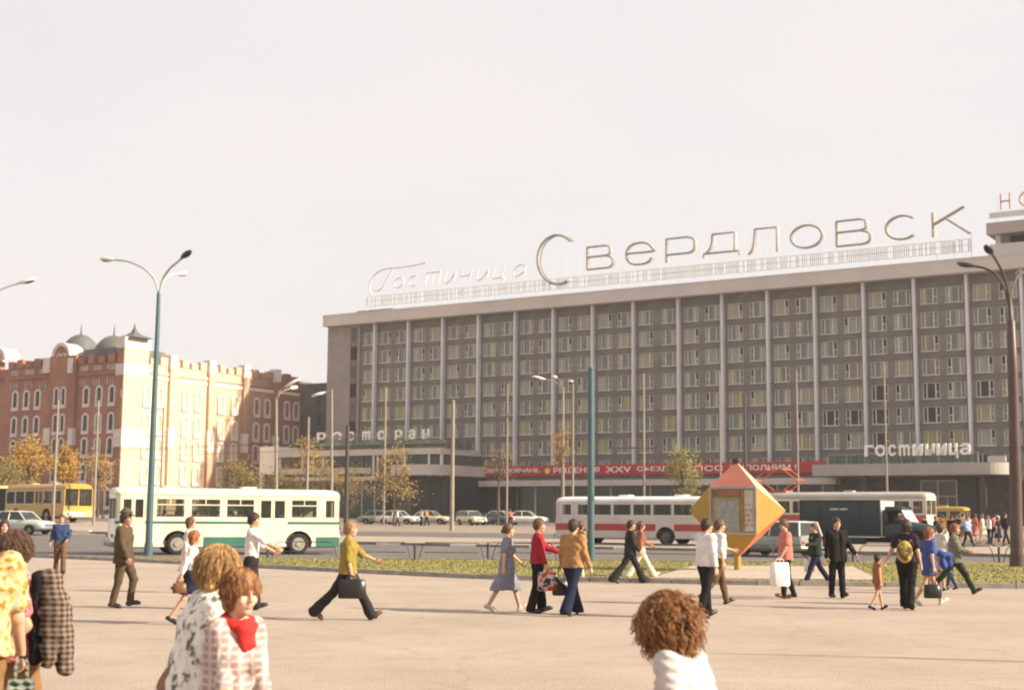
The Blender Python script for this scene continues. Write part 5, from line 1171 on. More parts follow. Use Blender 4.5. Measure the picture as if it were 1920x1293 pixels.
# ================================================================== PEOPLE (bodies and clothes grown from distance fields)
class SDF:
    def __init__(s, vox): s.v = vox; s.P = []
    def c(s, a, b, r1, r2=None, k=.03, op=1, sq=None):      # tapered capsule; sq = (axis vector, factor) squash
        s.P.append(('c', np.array(a, float), np.array(b, float), r1, r1 if r2 is None else r2, k, op)); return s
    def e(s, c, r, k=.03, op=1, R=None): s.P.append(('e', np.array(c, float), np.array(r, float), R, None, k, op)); return s
    def p(s, pt, n): s.P.append(('p', np.array(pt, float), np.array(n, float) / np.linalg.norm(n), None, None, 0, -1)); return s   # keep the side against n
    def run(s, noise=0, nf=9.0, seed=0):
        lo = np.full(3, 1e9); hi = -lo
        for t in s.P:
            if t[6] < 0: continue
            if t[0] == 'c': m = max(t[3], t[4]); pts = [t[1] - m, t[1] + m, t[2] - m, t[2] + m]
            else: m = t[2].max(); pts = [t[1] - m, t[1] + m]
            for q in pts: lo = np.minimum(lo, q); hi = np.maximum(hi, q)
        v = s.v; lo -= 2.5 * v; hi += 2.5 * v; n = np.maximum(4, np.ceil((hi - lo) / v).astype(int) + 1)
        ax = [lo[i] + v * np.arange(n[i]) for i in range(3)]; g = np.full(n, .5)
        for kind, A, B, r1, r2, k, op in s.P:
            if kind == 'p':
                X, Y, Z = np.meshgrid(*ax, indexing='ij', sparse=True)
                g = np.maximum(g, (X - A[0]) * B[0] + (Y - A[1]) * B[1] + (Z - A[2]) * B[2]); continue
            if kind == 'c': m = max(r1, r2); l_, h_ = np.minimum(A, B) - m, np.maximum(A, B) + m
            else: m = B.max(); l_, h_ = A - m, A + m
            mg = k + 3 * v; sl = []
            for i in range(3):
                a = max(0, int((l_[i] - mg - lo[i]) / v)); b = min(n[i], int((h_[i] + mg - lo[i]) / v) + 2); sl.append(slice(a, b))
            sl = tuple(sl)
            if any(q.stop <= q.start for q in sl): continue
            X, Y, Z = np.meshgrid(*[ax[i][sl[i]] for i in range(3)], indexing='ij', sparse=True)
            if kind == 'c':
                ba = B - A; L2 = max(1e-9, ba @ ba)
                h = np.clip(((X - A[0]) * ba[0] + (Y - A[1]) * ba[1] + (Z - A[2]) * ba[2]) / L2, 0, 1)
                d = np.sqrt((X - A[0] - h * ba[0]) ** 2 + (Y - A[1] - h * ba[1]) ** 2 + (Z - A[2] - h * ba[2]) ** 2) - (r1 + (r2 - r1) * h)
            else:
                x, y, z = X - A[0], Y - A[1], Z - A[2]
                if r1 is not None: M_ = r1; x, y, z = [M_[0][i] * x + M_[1][i] * y + M_[2][i] * z for i in range(3)]
                k0 = np.sqrt((x / B[0]) ** 2 + (y / B[1]) ** 2 + (z / B[2]) ** 2); k1 = np.sqrt((x / B[0] ** 2) ** 2 + (y / B[1] ** 2) ** 2 + (z / B[2] ** 2) ** 2)
                d = k0 * (k0 - 1) / np.maximum(k1, 1e-6)
            G_ = g[sl]
            if op > 0:
                h = np.clip(.5 + .5 * (G_ - d) / max(k, 1e-5), 0, 1); g[sl] = G_ + (d - G_) * h - max(k, 1e-5) * h * (1 - h)
            else:
                d = -d; h = np.clip(.5 - .5 * (G_ - d) / max(k, 1e-5), 0, 1); g[sl] = G_ + (d - G_) * h + max(k, 1e-5) * h * (1 - h)
        if noise:
            X, Y, Z = np.meshgrid(*ax, indexing='ij', sparse=True); rs = np.random.RandomState(seed)
            for o in range(6):
                w_ = rs.normal(size=3) * nf * (1 + o * .45); g = g + noise / (1 + o * .35) * np.sin(X * w_[0] + Y * w_[1] + Z * w_[2] + rs.rand() * 6.3) * .6
        return nets(g, lo, v)
def nets(g, lo, v):
    ins = g < 0
    n = g.shape; acc = np.zeros((n[0] - 1, n[1] - 1, n[2] - 1, 3)); cnt = np.zeros(acc.shape[:3])
    idx = np.indices(n).transpose(1, 2, 3, 0).astype(float); quads = []
    cr = []
    for a in range(3):
        s0 = [slice(None)] * 3; s1 = [slice(None)] * 3; s0[a] = slice(0, -1); s1[a] = slice(1, None); s0, s1 = tuple(s0), tuple(s1)
        x = ins[s0] != ins[s1]; t = np.where(x, g[s0] / np.where(x, g[s0] - g[s1], 1), 0); P = idx[s0].copy(); P[..., a] += t
        b, c = [i for i in range(3) if i != a]; cr.append((x, ins[s0]))
        for db in (0, 1):
            for dc in (0, 1):
                src = [slice(None)] * 3; dst = [slice(None)] * 3
                src[b] = slice(1, None) if db == 0 and False else slice(db, n[b] - 1 + db); src[c] = slice(dc, n[c] - 1 + dc)
                src = tuple(src); acc += np.where(x[src][..., None], P[src], 0); cnt += x[src]
    act = cnt > 0; ids = -np.ones(act.shape, int); ids[act] = np.arange(act.sum()); V_ = acc[act] / cnt[act][:, None] * v + lo
    for a in range(3):
        x, i0 = cr[a]; b, c = (a + 1) % 3, (a + 2) % 3
        w_ = np.argwhere(x); ok = (w_[:, b] > 0) & (w_[:, c] > 0) & (w_[:, b] < n[b] - 1) & (w_[:, c] < n[c] - 1); w_ = w_[ok]
        if not len(w_): continue
        fl = i0[tuple(w_.T)]; cs = []
        for db, dc in ((1, 1), (0, 1), (0, 0), (1, 0)):
            q = w_.copy(); q[:, b] -= db; q[:, c] -= dc; cs.append(ids[tuple(q.T)])
        Q = np.stack(cs, 1); Q[~fl] = Q[~fl][:, ::-1]; quads.append(Q)
    return V_, np.concatenate(quads) if quads else np.zeros((0, 4), int)
def np_mesh(name, parts, mats):          # parts: [(verts, quads, material index)]
    vs = np.concatenate([p[0] for p in parts]); o = 0; fs = []; mi = []
    for v, f, m_ in parts: fs.append(f + o); mi += [m_] * len(f); o += len(v)
    fs = np.concatenate(fs); me = bpy.data.meshes.new(name)
    me.vertices.add(len(vs)); me.vertices.foreach_set('co', vs.ravel().astype(np.float32)); me.loops.add(fs.size); me.loops.foreach_set('vertex_index', fs.ravel().astype(np.int32))
    me.polygons.add(len(fs)); me.polygons.foreach_set('loop_start', (np.arange(len(fs)) * 4).astype(np.int32)); 
    for m_ in mats: me.materials.append(m_)
    me.polygons.foreach_set('material_index', np.array(mi, np.int32)); me.polygons.foreach_set('use_smooth', [True] * len(fs)); me.update(calc_edges=True); me.validate(); return me
def rotm(axis, deg):
    a = math.radians(deg); c, s_ = math.cos(a), math.sin(a)
    return np.array({'x': [[1, 0, 0], [0, c, -s_], [0, s_, c]], 'y': [[c, 0, s_], [0, 1, 0], [-s_, 0, c]], 'z': [[c, -s_, 0], [s_, c, 0], [0, 0, 1]]}[axis])
SKIN = [mat('skin_light', (.52, .30, .20), .55, .05, 6, spec=.3), mat('skin_tan', (.42, .22, .13), .55, .05, 6, spec=.3), mat('skin_pale', (.62, .38, .27), .55, .05, 6, spec=.3)]
M_lip = mat('lips', (.36, .10, .08), .5, .05); M_eye = mat('eye_dark', (.03, .02, .018), .3, .05); M_brow = mat('brow', (.07, .04, .025), .9, .1)
def cloth(name, c, rough=.9, var=.08): return mat(name, c, rough, var, 9, .35, 14, spec=.15)
def person(label, loc, yaw, h=1.72, sex='m', top=None, top_m=None, hem=.93, sleeve='short', bottom='trousers', bot_m=None, flare=.0, skirt_z=.55, shoe_m=None,
           hair='short', hair_m=None, hat=None, legs=(0, 0, 0, 0), arms=((0, 6, 8), (0, 6, 8)), lean=0, head=(0, 0), vox=.022, fine=True, skin=0, group=None, loose=.0, build=1.0, seated=False, v_shirt=None, bare_legs=False, hip_z=None, hairseed=1, heels=False, crop=0):
    s = h / 1.75; t_parts = {}
    f = 1 if sex == 'f' else 0; B = build
    hipw = .085 + .008 * f; shw = (.175 - .018 * f) * B
    UP = rotm('y', lean)
    def T(x, y, z): return UP @ np.array([x, y, z])             # torso frame, origin at pelvis
    J = {}
    thL, knL, thR, knR = legs; TL, SL = .43, .42
    lg = {}
    for sd, th, kn in ((1, thL, knL), (-1, thR, knR)):
        hp = np.array([0, sd * hipw, -.02]); a = math.radians(th); k_ = hp + TL * np.array([math.sin(a), 0, -math.cos(a)]) + np.array([0, sd * .005, 0])
        b = math.radians(th - kn); an = k_ + SL * np.array([math.sin(b), 0, -math.cos(b)]); 
        fa = b + math.radians(90) if abs(th - kn) < 12 else (b + math.radians(90 - (th - kn) * .35) if th - kn > 0 else b + math.radians(82)); to = an + .15 * np.array([math.sin(fa), sd * .10, -math.cos(fa)])
        lg[sd] = (hp, k_, an, to)
    low = min(min(lg[sd][2][2] - .085, lg[sd][3][2] - .035) for sd in (1, -1))
    if seated: low = -.98
    off = np.array([0, 0, -low]); 
    for sd in (1, -1): lg[sd] = tuple(q + off for q in lg[sd])
    Pz = off
    def tt(x, y, z): return T(x, y, z) + Pz
    ar = {}
    for sd, (sw, ab, el, *rest_) in ((1, arms[0]), (-1, arms[1])):
        sh = tt(0, sd * shw, .47); inw = rest_[0] if rest_ else 0
        M1 = UP @ rotm('x', sd * ab) @ rotm('y', -sw); d1 = M1 @ np.array([0, 0, -1]); e_ = sh + .285 * d1
        M2 = M1 @ rotm('x', 0) @ rotm('y', -el) @ np.eye(3); d2 = rotm('z', -sd * inw) @ (M2 @ np.array([0, 0, -1])); w_ = e_ + .25 * d2; ar[sd] = (sh, e_, w_, d2)
    HR = UP @ rotm('y', -lean * .6) @ rotm('z', head[0]) @ rotm('y', head[1]); hc = tt(.01, 0, .56) + (UP @ rotm('y', -lean * .5)) @ np.array([.02, 0, .125])
    def hd(x, y, z): return hc + HR @ np.array([x, y, z])
    def torso(S, g, z0=-.06, k=.04):
        for sd in (1, -1):
            S.c(tt(0, sd * .068 * B, z0), tt(0, sd * (.062 - .01 * f) * B, .14), .112 + g + .012 * f, .098 + g - .008 * f, k); S.c(tt(0, sd * (.062 - .01 * f) * B, .14), tt(.005, sd * .085 * B, .34), .10 + g - .008 * f, .112 + g, k)
            S.c(tt(0, sd * .05, .44), tt(-.005, sd * (shw - .01), .455), .075 + g, .058 + g, k)
            if f: S.e(tt(.085, sd * .07, .30), (.065 + g, .065 + g, .07 + g), .03)
    def legsd(S, sd, g, shin0, shin1, k=.03):
        hp, kn, an, to = lg[sd]; S.c(hp, kn, .098 + g + .008 * f, .060 + g, k); S.c(kn, an, shin0, shin1, k)
    # ---- body: one continuous skin
    S = SDF(vox); torso(S, -.006); S.c(tt(0, 0, .46), hd(-.02, 0, -.09), .058, .052, .03)
    for sd in (1, -1):
        legsd(S, sd, -.012, .054, .038); sh, e_, w_, d2 = ar[sd]; S.c(sh, e_, .050, .040, .03); S.c(e_, w_, .041, .027, .02)
        if not fine: S.e(w_ + d2 * .08, (.045, .035, .045), .02); S.c(w_, w_ + d2 * .13, .03, .022, .02)
        hp, kn, an, to = lg[sd]; S.c(an - np.array([.02, 0, .03]), to, .034, .028, .02)
    if not fine: S.e(hc, (.10, .08, .125), .02, 1, HR); S.e(hd(.03, 0, -.07), (.06, .055, .06), .03, 1, HR); S.c(hd(.1, 0, .0), hd(.118, 0, -.03), .012, .016, .01)
    parts = [(*S.run(), 0)]
    hv = min(vox * .42, .0085)
    if fine:
        S = SDF(hv); S.c(tt(0, 0, .50), hd(-.025, 0, -.07), .054, .052, .02)
        S.e(hd(-.008, 0, .02), (.098, .078, .108), .02, 1, HR); S.e(hd(.028, 0, -.055), (.066, .056, .068), .03, 1, HR); S.e(hd(.062, 0, -.098), (.026, .026, .02), .02, 1, HR)
        S.c(hd(.088, 0, .022), hd(.108, 0, -.022), .009, .014, .012); S.e(hd(.095, 0, -.027), (.016, .019, .011), .008, 1, HR)
        for sd in (1, -1):
            S.e(hd(.088, sd * .032, .014), (.020, .021, .013), .012, -1, HR); S.c(hd(.083, sd * .018, .034), hd(.074, sd * .052, .034), .010, .008, .012)
            S.e(hd(.062, sd * .048, -.028), (.025, .018, .022), .02, 1, HR); S.e(hd(-.012, sd * .079, -.005), (.022, .010, .032), .006, 1, HR)
        S.e(hd(.086, 0, -.062), (.016, .026, .012), .008, 1, HR); S.c(hd(.103, -.018, -.0625), hd(.103, .018, -.0625), .003, .003, .004, -1)
        parts.append((*S.run(), 0))
        L_ = SDF(hv * .7); L_.c(hd(.0925, -.014, -.056), hd(.0925, .014, -.056), .0075, .0075, .004); L_.c(hd(.091, -.012, -.068), hd(.091, .012, -.068), .008, .008, .004); parts.append((*L_.run(), 1))
        for sd in (1, -1):
            L_ = SDF(hv * .7); L_.e(hd(.079, sd * .031, .012), (.010, .013, .0085), .003, 1, HR); parts.append((*L_.run(), 2))
            L_ = SDF(hv * .7); L_.c(hd(.0905, sd * .018, .036), hd(.078, sd * .050, .037), .0055, .0045, .003); parts.append((*L_.run(), 3))
            # hand: palm, four bent fingers of unequal length, thumb from the side of the palm
            sh, e_, w_, d2 = ar[sd]; hx = np.array([1.0, 0, 0]) - d2 * d2[0]; hx /= np.linalg.norm(hx) + 1e-9; hn = np.cross(d2, hx) * sd  # hx: thumb side, hn: palm normal
            H_ = SDF(min(hv, .0075)); H_.c(w_ - d2 * .02, w_ + d2 * .01, .026, .025, .01)
            for q in (-.027, -.009, .009, .027): H_.c(w_ + d2 * .01 + hx * q * .5, w_ + d2 * .082 + hx * q, .015, .0135, .012)
            for q, ln in ((.030, .068), (.010, .078), (-.011, .072), (-.031, .056)):
                p0 = w_ + d2 * .082 + hx * q; dd = d2 * .93 + hn * .35; p1 = p0 + dd * ln * .45; dd = d2 * .62 + hn * .78; p2 = p1 + dd * ln * .33; dd = d2 * .3 + hn * .95; p3 = p2 + dd * ln * .25
                H_.c(p0, p1, .0100, .0092, .004); H_.c(p1, p2, .0092, .0084, .003); H_.c(p2, p3, .0084, .0068, .003)
            p0 = w_ + d2 * .025 + hx * .026; p1 = p0 + (d2 * .62 + hx * .62 + hn * .35) * .045; p2 = p1 + (d2 * .85 + hx * .15 + hn * .5) * .042; H_.c(p0, p1, .0145, .0115, .008); H_.c(p1, p2, .0112, .0085, .003)
            parts.append((*H_.run(), 0))
    root = obj('person', None); bpy.data.objects.remove(root)
    me = np_mesh('body', [(v * s, q, m_) for v, q, m_ in parts], [SKIN[skin], M_lip, M_eye, M_brow])
    root = obj('person', me, None, loc, yaw); root['label'] = label; root['category'] = 'person'
    if group: root['group'] = group
    def cl(name, S, m_, noise=.0, nf=12, seed=0, ms=None):
        v, q = S.run(noise, nf, seed)
        if len(q): return obj(name, np_mesh(name, [(v * s, q, 0)], [m_]), root)
    cs = random.Random(label).randint(0, 9999)
    # ---- trousers / skirt
    if bottom == 'trousers':
        S = SDF(vox)
        for sd in (1, -1):
            S.c(tt(0, sd * .07 * B, -.05), tt(0, sd * .06 * B, .07), .122 + .012 * f, .110, .04)
            hp, kn, an, to = lg[sd]; S.c(hp, kn, .112 + .01 * f, .076 + flare * .1, .03); d = (an - kn); an2 = an + d / np.linalg.norm(d) * .035
            S.c(kn, an2, .072 + flare * .1, .064 + flare, .025)
        S.p(tt(0, 0, .085), UP @ np.array([0, 0, 1])); 
        if not seated: S.p((0, 0, .035), (0, 0, -1))
        cl('trousers', S, bot_m, .006, 22, cs)
    elif bottom == 'skirt':
        S = SDF(vox); sk = (Pz[2] - skirt_z)
        for sd in (1, -1):
            S.c(tt(0, sd * .07, -.04), tt(0, sd * .055, .09), .13, .105, .04); hp, kn, an, to = lg[sd]
            S.c(hp, hp + (kn - hp) * min(1.0, sk / TL) * .98 + np.array([0, 0, 0]), .118, .118 + loose * .25, .10)
            if sk > TL: S.c(kn, kn + (an - kn) * (sk - TL + .08) / SL, .115 + loose * .3, .125 + loose * .3, .1)
        S.c(tt(0, 0, 0), np.array([0, 0, skirt_z + .04]), .14, .155 + loose * .4, .1)
        S.p((0, 0, skirt_z), (0, 0, -1)); S.p(tt(0, 0, .10), UP @ np.array([0, 0, 1])); cl('skirt', S, bot_m, .006, 20, cs)
    elif bottom == 'shorts':
        S = SDF(vox)
        for sd in (1, -1):
            S.c(tt(0, sd * .07, -.05), tt(0, sd * .06, .06), .125, .112, .04); hp, kn, an, to = lg[sd]; S.c(hp, hp + (kn - hp) * .45, .118, .11, .03)
        cl('shorts', S, bot_m, .003, 16, cs)
    # ---- top
    if top:
        g = {'shirt': .016, 'jacket': .032, 'dress': .016, 'vest': .012}[top] + loose * .3
        S = SDF(vox); torso(S, g, hem - .93 - .0 if hem < .93 else -.0)
        zh = hem - .93
        for sd in (1, -1):
            if zh < -.02: S.c(tt(0, sd * .078 * B, zh), tt(0, sd * .068, .1), .118 + g + .01 * f + .01, .102 + g, .04)
            sh, e_, w_, d2 = ar[sd]; S.c(sh, tt(0, sd * .1, .42), .062 + g * .8, .075, .03)
            if sleeve == 'short': S.c(sh, sh + (e_ - sh) * .62, .060 + g * .7, .058 + g, .014)
            elif sleeve == 'long': S.c(sh, e_, .056 + g * .5, .046 + g * .6, .014); S.c(e_, e_ + (w_ - e_) * .93, .046 + g * .6, .034 + g * .5, .014)
            elif sleeve == 'rolled': S.c(sh, e_ + (w_ - e_) * .1, .058 + g * .5, .050 + g * .6, .014)
        S.c(tt(0, 0, .47), tt(.008, 0, .505), .068 + g * .3, .060 + g * .2, .03)
        S.p(tt(0, 0, zh), UP @ np.array([0, 0, -1]))
        if v_shirt:                                   # open front: a wedge shows the shirt below
            S.c(tt(.16, 0, .53), tt(.17, 0, .16), .075, .03, .01, -1); S.c(tt(.13, 0, .54), tt(.13, 0, .42), .06, .04, .01, -1)
        else: S.e(tt(.075, 0, .56), (.05, .05, .05), .01, -1)
        cl('jacket' if top == 'jacket' else 'dress_top' if top == 'dress' else 'shirt', S, top_m, .0075, 24, cs + 1)
        if v_shirt:
            S = SDF(vox); torso(S, .012, .0); S.c(tt(0, 0, .47), tt(.008, 0, .51), .066, .060, .03); S.e(tt(.08, 0, .57), (.05, .05, .05), .01, -1); cl('shirt', S, v_shirt[0], .002, 14, cs)
            if len(v_shirt) > 1:
                S = SDF(.010); S.c(tt(.115, 0, .46), tt(.13, 0, .2), .016, .026, .005); S.c(tt(.10, 0, .485), tt(.113, 0, .45), .016, .014, .005); cl('tie', S, v_shirt[1])
        elif top == 'shirt' and fine:                 # collar
            S = SDF(.012)
            for sd in (1, -1): S.c(tt(-.055, sd * .02, .535), tt(.03, sd * .062, .515), .018, .018, .02); S.c(tt(.03, sd * .062, .515), tt(.085, sd * .03, .46), .018, .014, .015)
            cl('collar', S, top_m)
    # ---- shoes
    if shoe_m is not False:
        for sd in (1, -1):
            hp, kn, an, to = lg[sd]; S = SDF(min(vox, .016)); dn = to - an; dn /= np.linalg.norm(dn); up_ = np.array([0, 0, 1.0]) - dn * dn[2]; up_ /= np.linalg.norm(up_)
            hl = an - up_ * .045 - dn * .035; tp = to - up_ * .0 + dn * .03
            S.c(hl, tp - dn * .05, .040, .042, .02); S.c(tp - dn * .07, tp, .042, .034, .02); S.c(an - up_ * .02, an + up_ * (.01 if not f else -.015), .046, .044, .02)
            S.p(hl - up_ * .040, -up_); cl('shoe', S, shoe_m or MATS['shoe_dark'])
    # ---- hair
    hs = random.Random(hairseed)
    if hair:
        S = SDF(hv * 1.1 if fine else vox); th = .014
        if hair == 'short':
            S.e(hd(-.014, 0, .032), (.102 + th, .082 + th, .106 + th), .02, 1, HR); S.c(hd(-.07, 0, -.03), hd(-.05, 0, -.06), .055, .045, .03)
            S.e(hd(.09, 0, -.035), (.085, .12, .085), .02, -1, HR); S.e(hd(.035, 0, -.10), (.08, .12, .075), .02, -1, HR); nz, nf = .0035, 60
        elif hair == 'bob':
            S.e(hd(-.016, 0, .03), (.106 + th, .088 + th, .108 + th), .02, 1, HR)
            for sd in (1, -1): S.c(hd(-.035, sd * .060, .0), hd(-.035, sd * .070, -.085), .050, .034, .03)
            S.c(hd(-.06, 0, 0), hd(-.07, 0, -.09), .062, .042, .04); S.e(hd(.10, 0, -.045), (.075, .072, .105), .02, -1, HR); nz, nf = .005, 45
        elif hair == 'curly':
            S.e(hd(-.02, 0, .035), (.13 + th, .115 + th, .125 + th), .02, 1, HR)
            for q in range(34):
                a = hs.uniform(0, 6.28); z_ = hs.uniform(-.11, .1); rr_ = .105 + .02 * hs.random(); x_, y_ = -.03 + rr_ * math.cos(a), rr_ * .9 * math.sin(a)
                if x_ > .03 and z_ < .045: continue
                S.e(hd(x_, y_, z_), (.036, .036, .032), .012, 1, HR)
            S.c(hd(-.06, 0, 0), hd(-.075, 0, -.165), .085, .055, .04); S.e(hd(.112, 0, -.05), (.075, .064, .10), .02, -1, HR); nz, nf = .007, 55
        elif hair == 'bun':
            S.e(hd(-.014, 0, .032), (.102 + th, .084 + th, .104 + th), .02, 1, HR); S.e(hd(-.11, 0, -.02), (.05, .05, .045), .02, 1, HR); S.e(hd(.09, 0, -.045), (.085, .12, .095), .02, -1, HR); nz, nf = .003, 60
        S.c(hc + HR @ np.array([0.02, 0, -.12]), tt(.02, 0, .40), .04, .05, .01, -1) if hair == 'short' else None
        cl('hair', S, hair_m, nz, nf, hairseed)
    if hat == 'peaked':
        S = SDF(.010); S.e(hd(-.01, 0, .125), (.128, .118, .035), .015, 1, HR); S.c(hd(-.01, 0, .085), hd(-.01, 0, .11), .098, .102, .01); S.e(hd(.0, 0, -.0), (.092, .075, .08), .01, -1, HR); o = cl('cap', S, cloth('cap_olive', (.10, .075, .05)))
        S = SDF(.008); S.e(hd(.10, 0, .075), (.06, .07, .012), .01, 1, HR @ rotm('y', 18)); cl('cap_peak', S, mat('peak_black', (.02, .02, .02), .25, .05)); S = SDF(.008); S.e(hd(.105, 0, .105), (.012, .016, .016), .01, 1, HR); cl('cap_badge', S, MATS['brass'])
    elif hat == 'kerchief':
        S = SDF(.014); S.e(hd(-.015, 0, .035), (.115, .095, .118), .02, 1, HR); S.e(hd(.10, 0, -.04), (.075, .07, .09), .01, -1, HR); cl('kerchief', S, cloth('kerchief_white', (.75, .72, .68)))
    root['_'] = 0; del root['_']
    return root, dict(hand={1: ar[1][2] * s + ar[1][3] * .09 * s, -1: ar[-1][2] * s + ar[-1][3] * .09 * s}, head=hc * s, HR=HR, s=s, tt=lambda x, y, z: tt(x, y, z) * s, lg=lg, ar=ar, hd=lambda x, y, z: hd(x, y, z) * s)
def wpt(root, p):                      # local point of a person -> world
    a = root.rotation_euler.z; l = root.location; return V((l.x + p[0] * math.cos(a) - p[1] * math.sin(a), l.y + p[0] * math.sin(a) + p[1] * math.cos(a), l.z + p[2]))
mat('shoe_dark', (.035, .028, .025), .4, .1); mat('brass', (.6, .42, .12), .3, .05, metal=.6)
M_shl = mat('shoe_light', (.60, .52, .42), .5, .1); M_shb = mat('shoe_brown', (.16, .07, .035), .4, .1)
H_dk = mat('hair_dark', (.035, .022, .015), .55, .25, 40, .5, 90, stretch=(1, 1, .3)); H_br = mat('hair_brown', (.11, .055, .028), .55, .25, 40, .5, 90, stretch=(1, 1, .3)); H_rd = mat('hair_red', (.22, .085, .03), .55, .25, 40, .5, 90, stretch=(1, 1, .3)); H_bl = mat('hair_blond', (.40, .235, .085), .55, .25, 40, .5, 90, stretch=(1, 1, .3))
H_cu = mat('hair_auburn', (.30, .13, .042), .5, .40, 30, .6, 80, stretch=(1, 1, .3))
M_blk = cloth('cloth_black', (.014, .013, .014)); M_drk = cloth('cloth_charcoal', (.028, .025, .026)); M_brn = cloth('cloth_brown', (.13, .075, .04)); M_olv = cloth('uniform_olive', (.085, .06, .036)); M_nav = cloth('cloth_navy', (.016, .02, .045)); M_jean = cloth('denim', (.014, .019, .042))
M_wht = cloth('cloth_white', (.66, .62, .60)); M_blu = cloth('cloth_blue', (.03, .052, .125)); M_mus = cloth('cloth_mustard', (.25, .18, .04)); M_gry = cloth('cloth_grey_blue', (.20, .20, .25)); M_crim = cloth('cloth_crimson', (.30, .022, .032)); M_tanj = cloth('cloth_tan', (.34, .18, .075)); M_pnk = cloth('cloth_salmon', (.48, .17, .13)); M_cobalt = cloth('cloth_cobalt', (.05, .08, .24)); M_lbl = cloth('cloth_pale_blue', (.28, .36, .52)); M_grn = cloth('cloth_dark_green', (.025, .035, .025)); M_crm = cloth('cloth_cream', (.62, .54, .42)); M_pur = cloth('cloth_plum', (.032, .02, .034)); M_rb = cloth('cloth_rust', (.28, .10, .06))
def bag(name, label, p, w_, d_, h_, m_, yaw=0, handle=.18, group=None, flap=None):
    t = thing(name, label, 'bag', (p.x, p.y, p.z - handle - h_), yaw, group)
    q = MB(); q.loft([[V((sx * w_ / 2 * k, sy * d_ / 2 * k2, z)) for sx, sy in ((-1, -1), (-.4, -1.25), (.4, -1.25), (1, -1), (1, 1), (.4, 1.25), (-.4, 1.25), (-1, 1))] for z, k, k2 in ((0, .92, .8), (h_ * .06, 1, 1), (h_ * .6, .99, 1), (h_ * .94, .93, .6), (h_, .9, .35))], 0, True); q.build('bag_body', m_, t)
    q = MB(); q.tube([(-w_ * .22, 0, h_ - .01), (-w_ * .2, 0, h_ + handle * .7), (-w_ * .08, 0, h_ + handle), (w_ * .08, 0, h_ + handle), (w_ * .2, 0, h_ + handle * .7), (w_ * .22, 0, h_ - .01)], .010, 6); q.build('handle', flap or m_, t)
    return t
def place(px, py=None, d=None): return G(px, py) if py else at(px, d)
# ------------------------------------------------------------------ the people of the square
PI = math.pi
def pr(*a, **k): return person(*a, **k)
def legs_walk(a, b=None): return (a, 4, -(b or a), 18)
# middle distance, left
r_, i_ = pr('man in blue shirt and brown trousers walking towards us near the white sedan', place(111, 1077), -R(70), 1.76, top='shirt', top_m=M_blu, sleeve='long', hem=.95, bot_m=M_brn, flare=.012, hair_m=H_br, legs=(14, 4, -12, 16), arms=((10, 14, 50, 25), (-5, 14, 12)), build=.95)
r_, i_ = pr('army officer in olive uniform and peaked cap walking past the teal lamp', place(228, 1139), R(-8), 1.80, top='jacket', top_m=M_olv, sleeve='long', hem=.80, bot_m=M_olv, hair='short', hair_m=H_dk, hat='peaked', legs=(24, 32, -6, 8), arms=((-4, 6, 12), (10, 6, 18)), vox=.02, skin=1)
r_, i_ = pr('woman in pale blouse with dark hair walking before the bus rear wheel', place(356, d=33), R(5), 1.70, 'f', top='shirt', top_m=cloth('cloth_lilac_grey', (.50, .44, .46)), sleeve='long', hem=.92, bottom='skirt', bot_m=M_crm, skirt_z=.5, hair='bob', hair_m=H_br, legs=(12, 4, -12, 16), arms=((10, 6, 20), (-10, 8, 10)))
r_, i_ = pr('red haired girl in white blouse and navy skirt, behind the blonde woman', place(364, d=23.5), R(10), 1.52, 'f', top='shirt', top_m=M_wht, sleeve='long', hem=.95, bottom='skirt', bot_m=M_nav, skirt_z=.56, hair='bob', hair_m=mat('hair_orange', (.30, .10, .03), .55, .25, 40, .5, 90), legs=(20, 4, -18, 16), arms=((14, 6, 14), (-24, 10, 8)), vox=.018)
bag('handbag', 'small brown handbag in the red haired girl hand', wpt(r_, i_['hand'][-1]) + V((0, 0, .05)), .22, .08, .16, M_shb, .3, .08)
r_, i_ = pr('man in white shirt reaching forward, before the bus front door', place(474, d=27), R(5), 1.79, top='shirt', top_m=M_wht, sleeve='rolled', hem=.93, bot_m=M_drk, hair_m=H_dk, legs=(8, 2, -26, 14), arms=((34, 10, 26), (52, 6, 14)), flare=.02)
r_, i_ = pr('blond young man in mustard shirt striding right with a black briefcase', place(651, 1162), 0, 1.74, top='shirt', top_m=M_mus, sleeve='rolled', hem=.86, bot_m=M_drk, flare=.035, hair='short', hair_m=mat('hair_sand', (.30, .17, .07), .55, .25, 40, .5, 90), legs=(31, 6, -33, 12), arms=((44, 8, 22), (4, 6, 10)), shoe_m=M_shb, loose=.03, vox=.018)
bc = bag('briefcase', 'black briefcase carried by the striding man in mustard shirt', wpt(r_, i_['hand'][-1]) + V((0, -.02, .05)), .46, .10, .32, mat('leather_black', (.018, .017, .018), .35, .1), 0, .06)
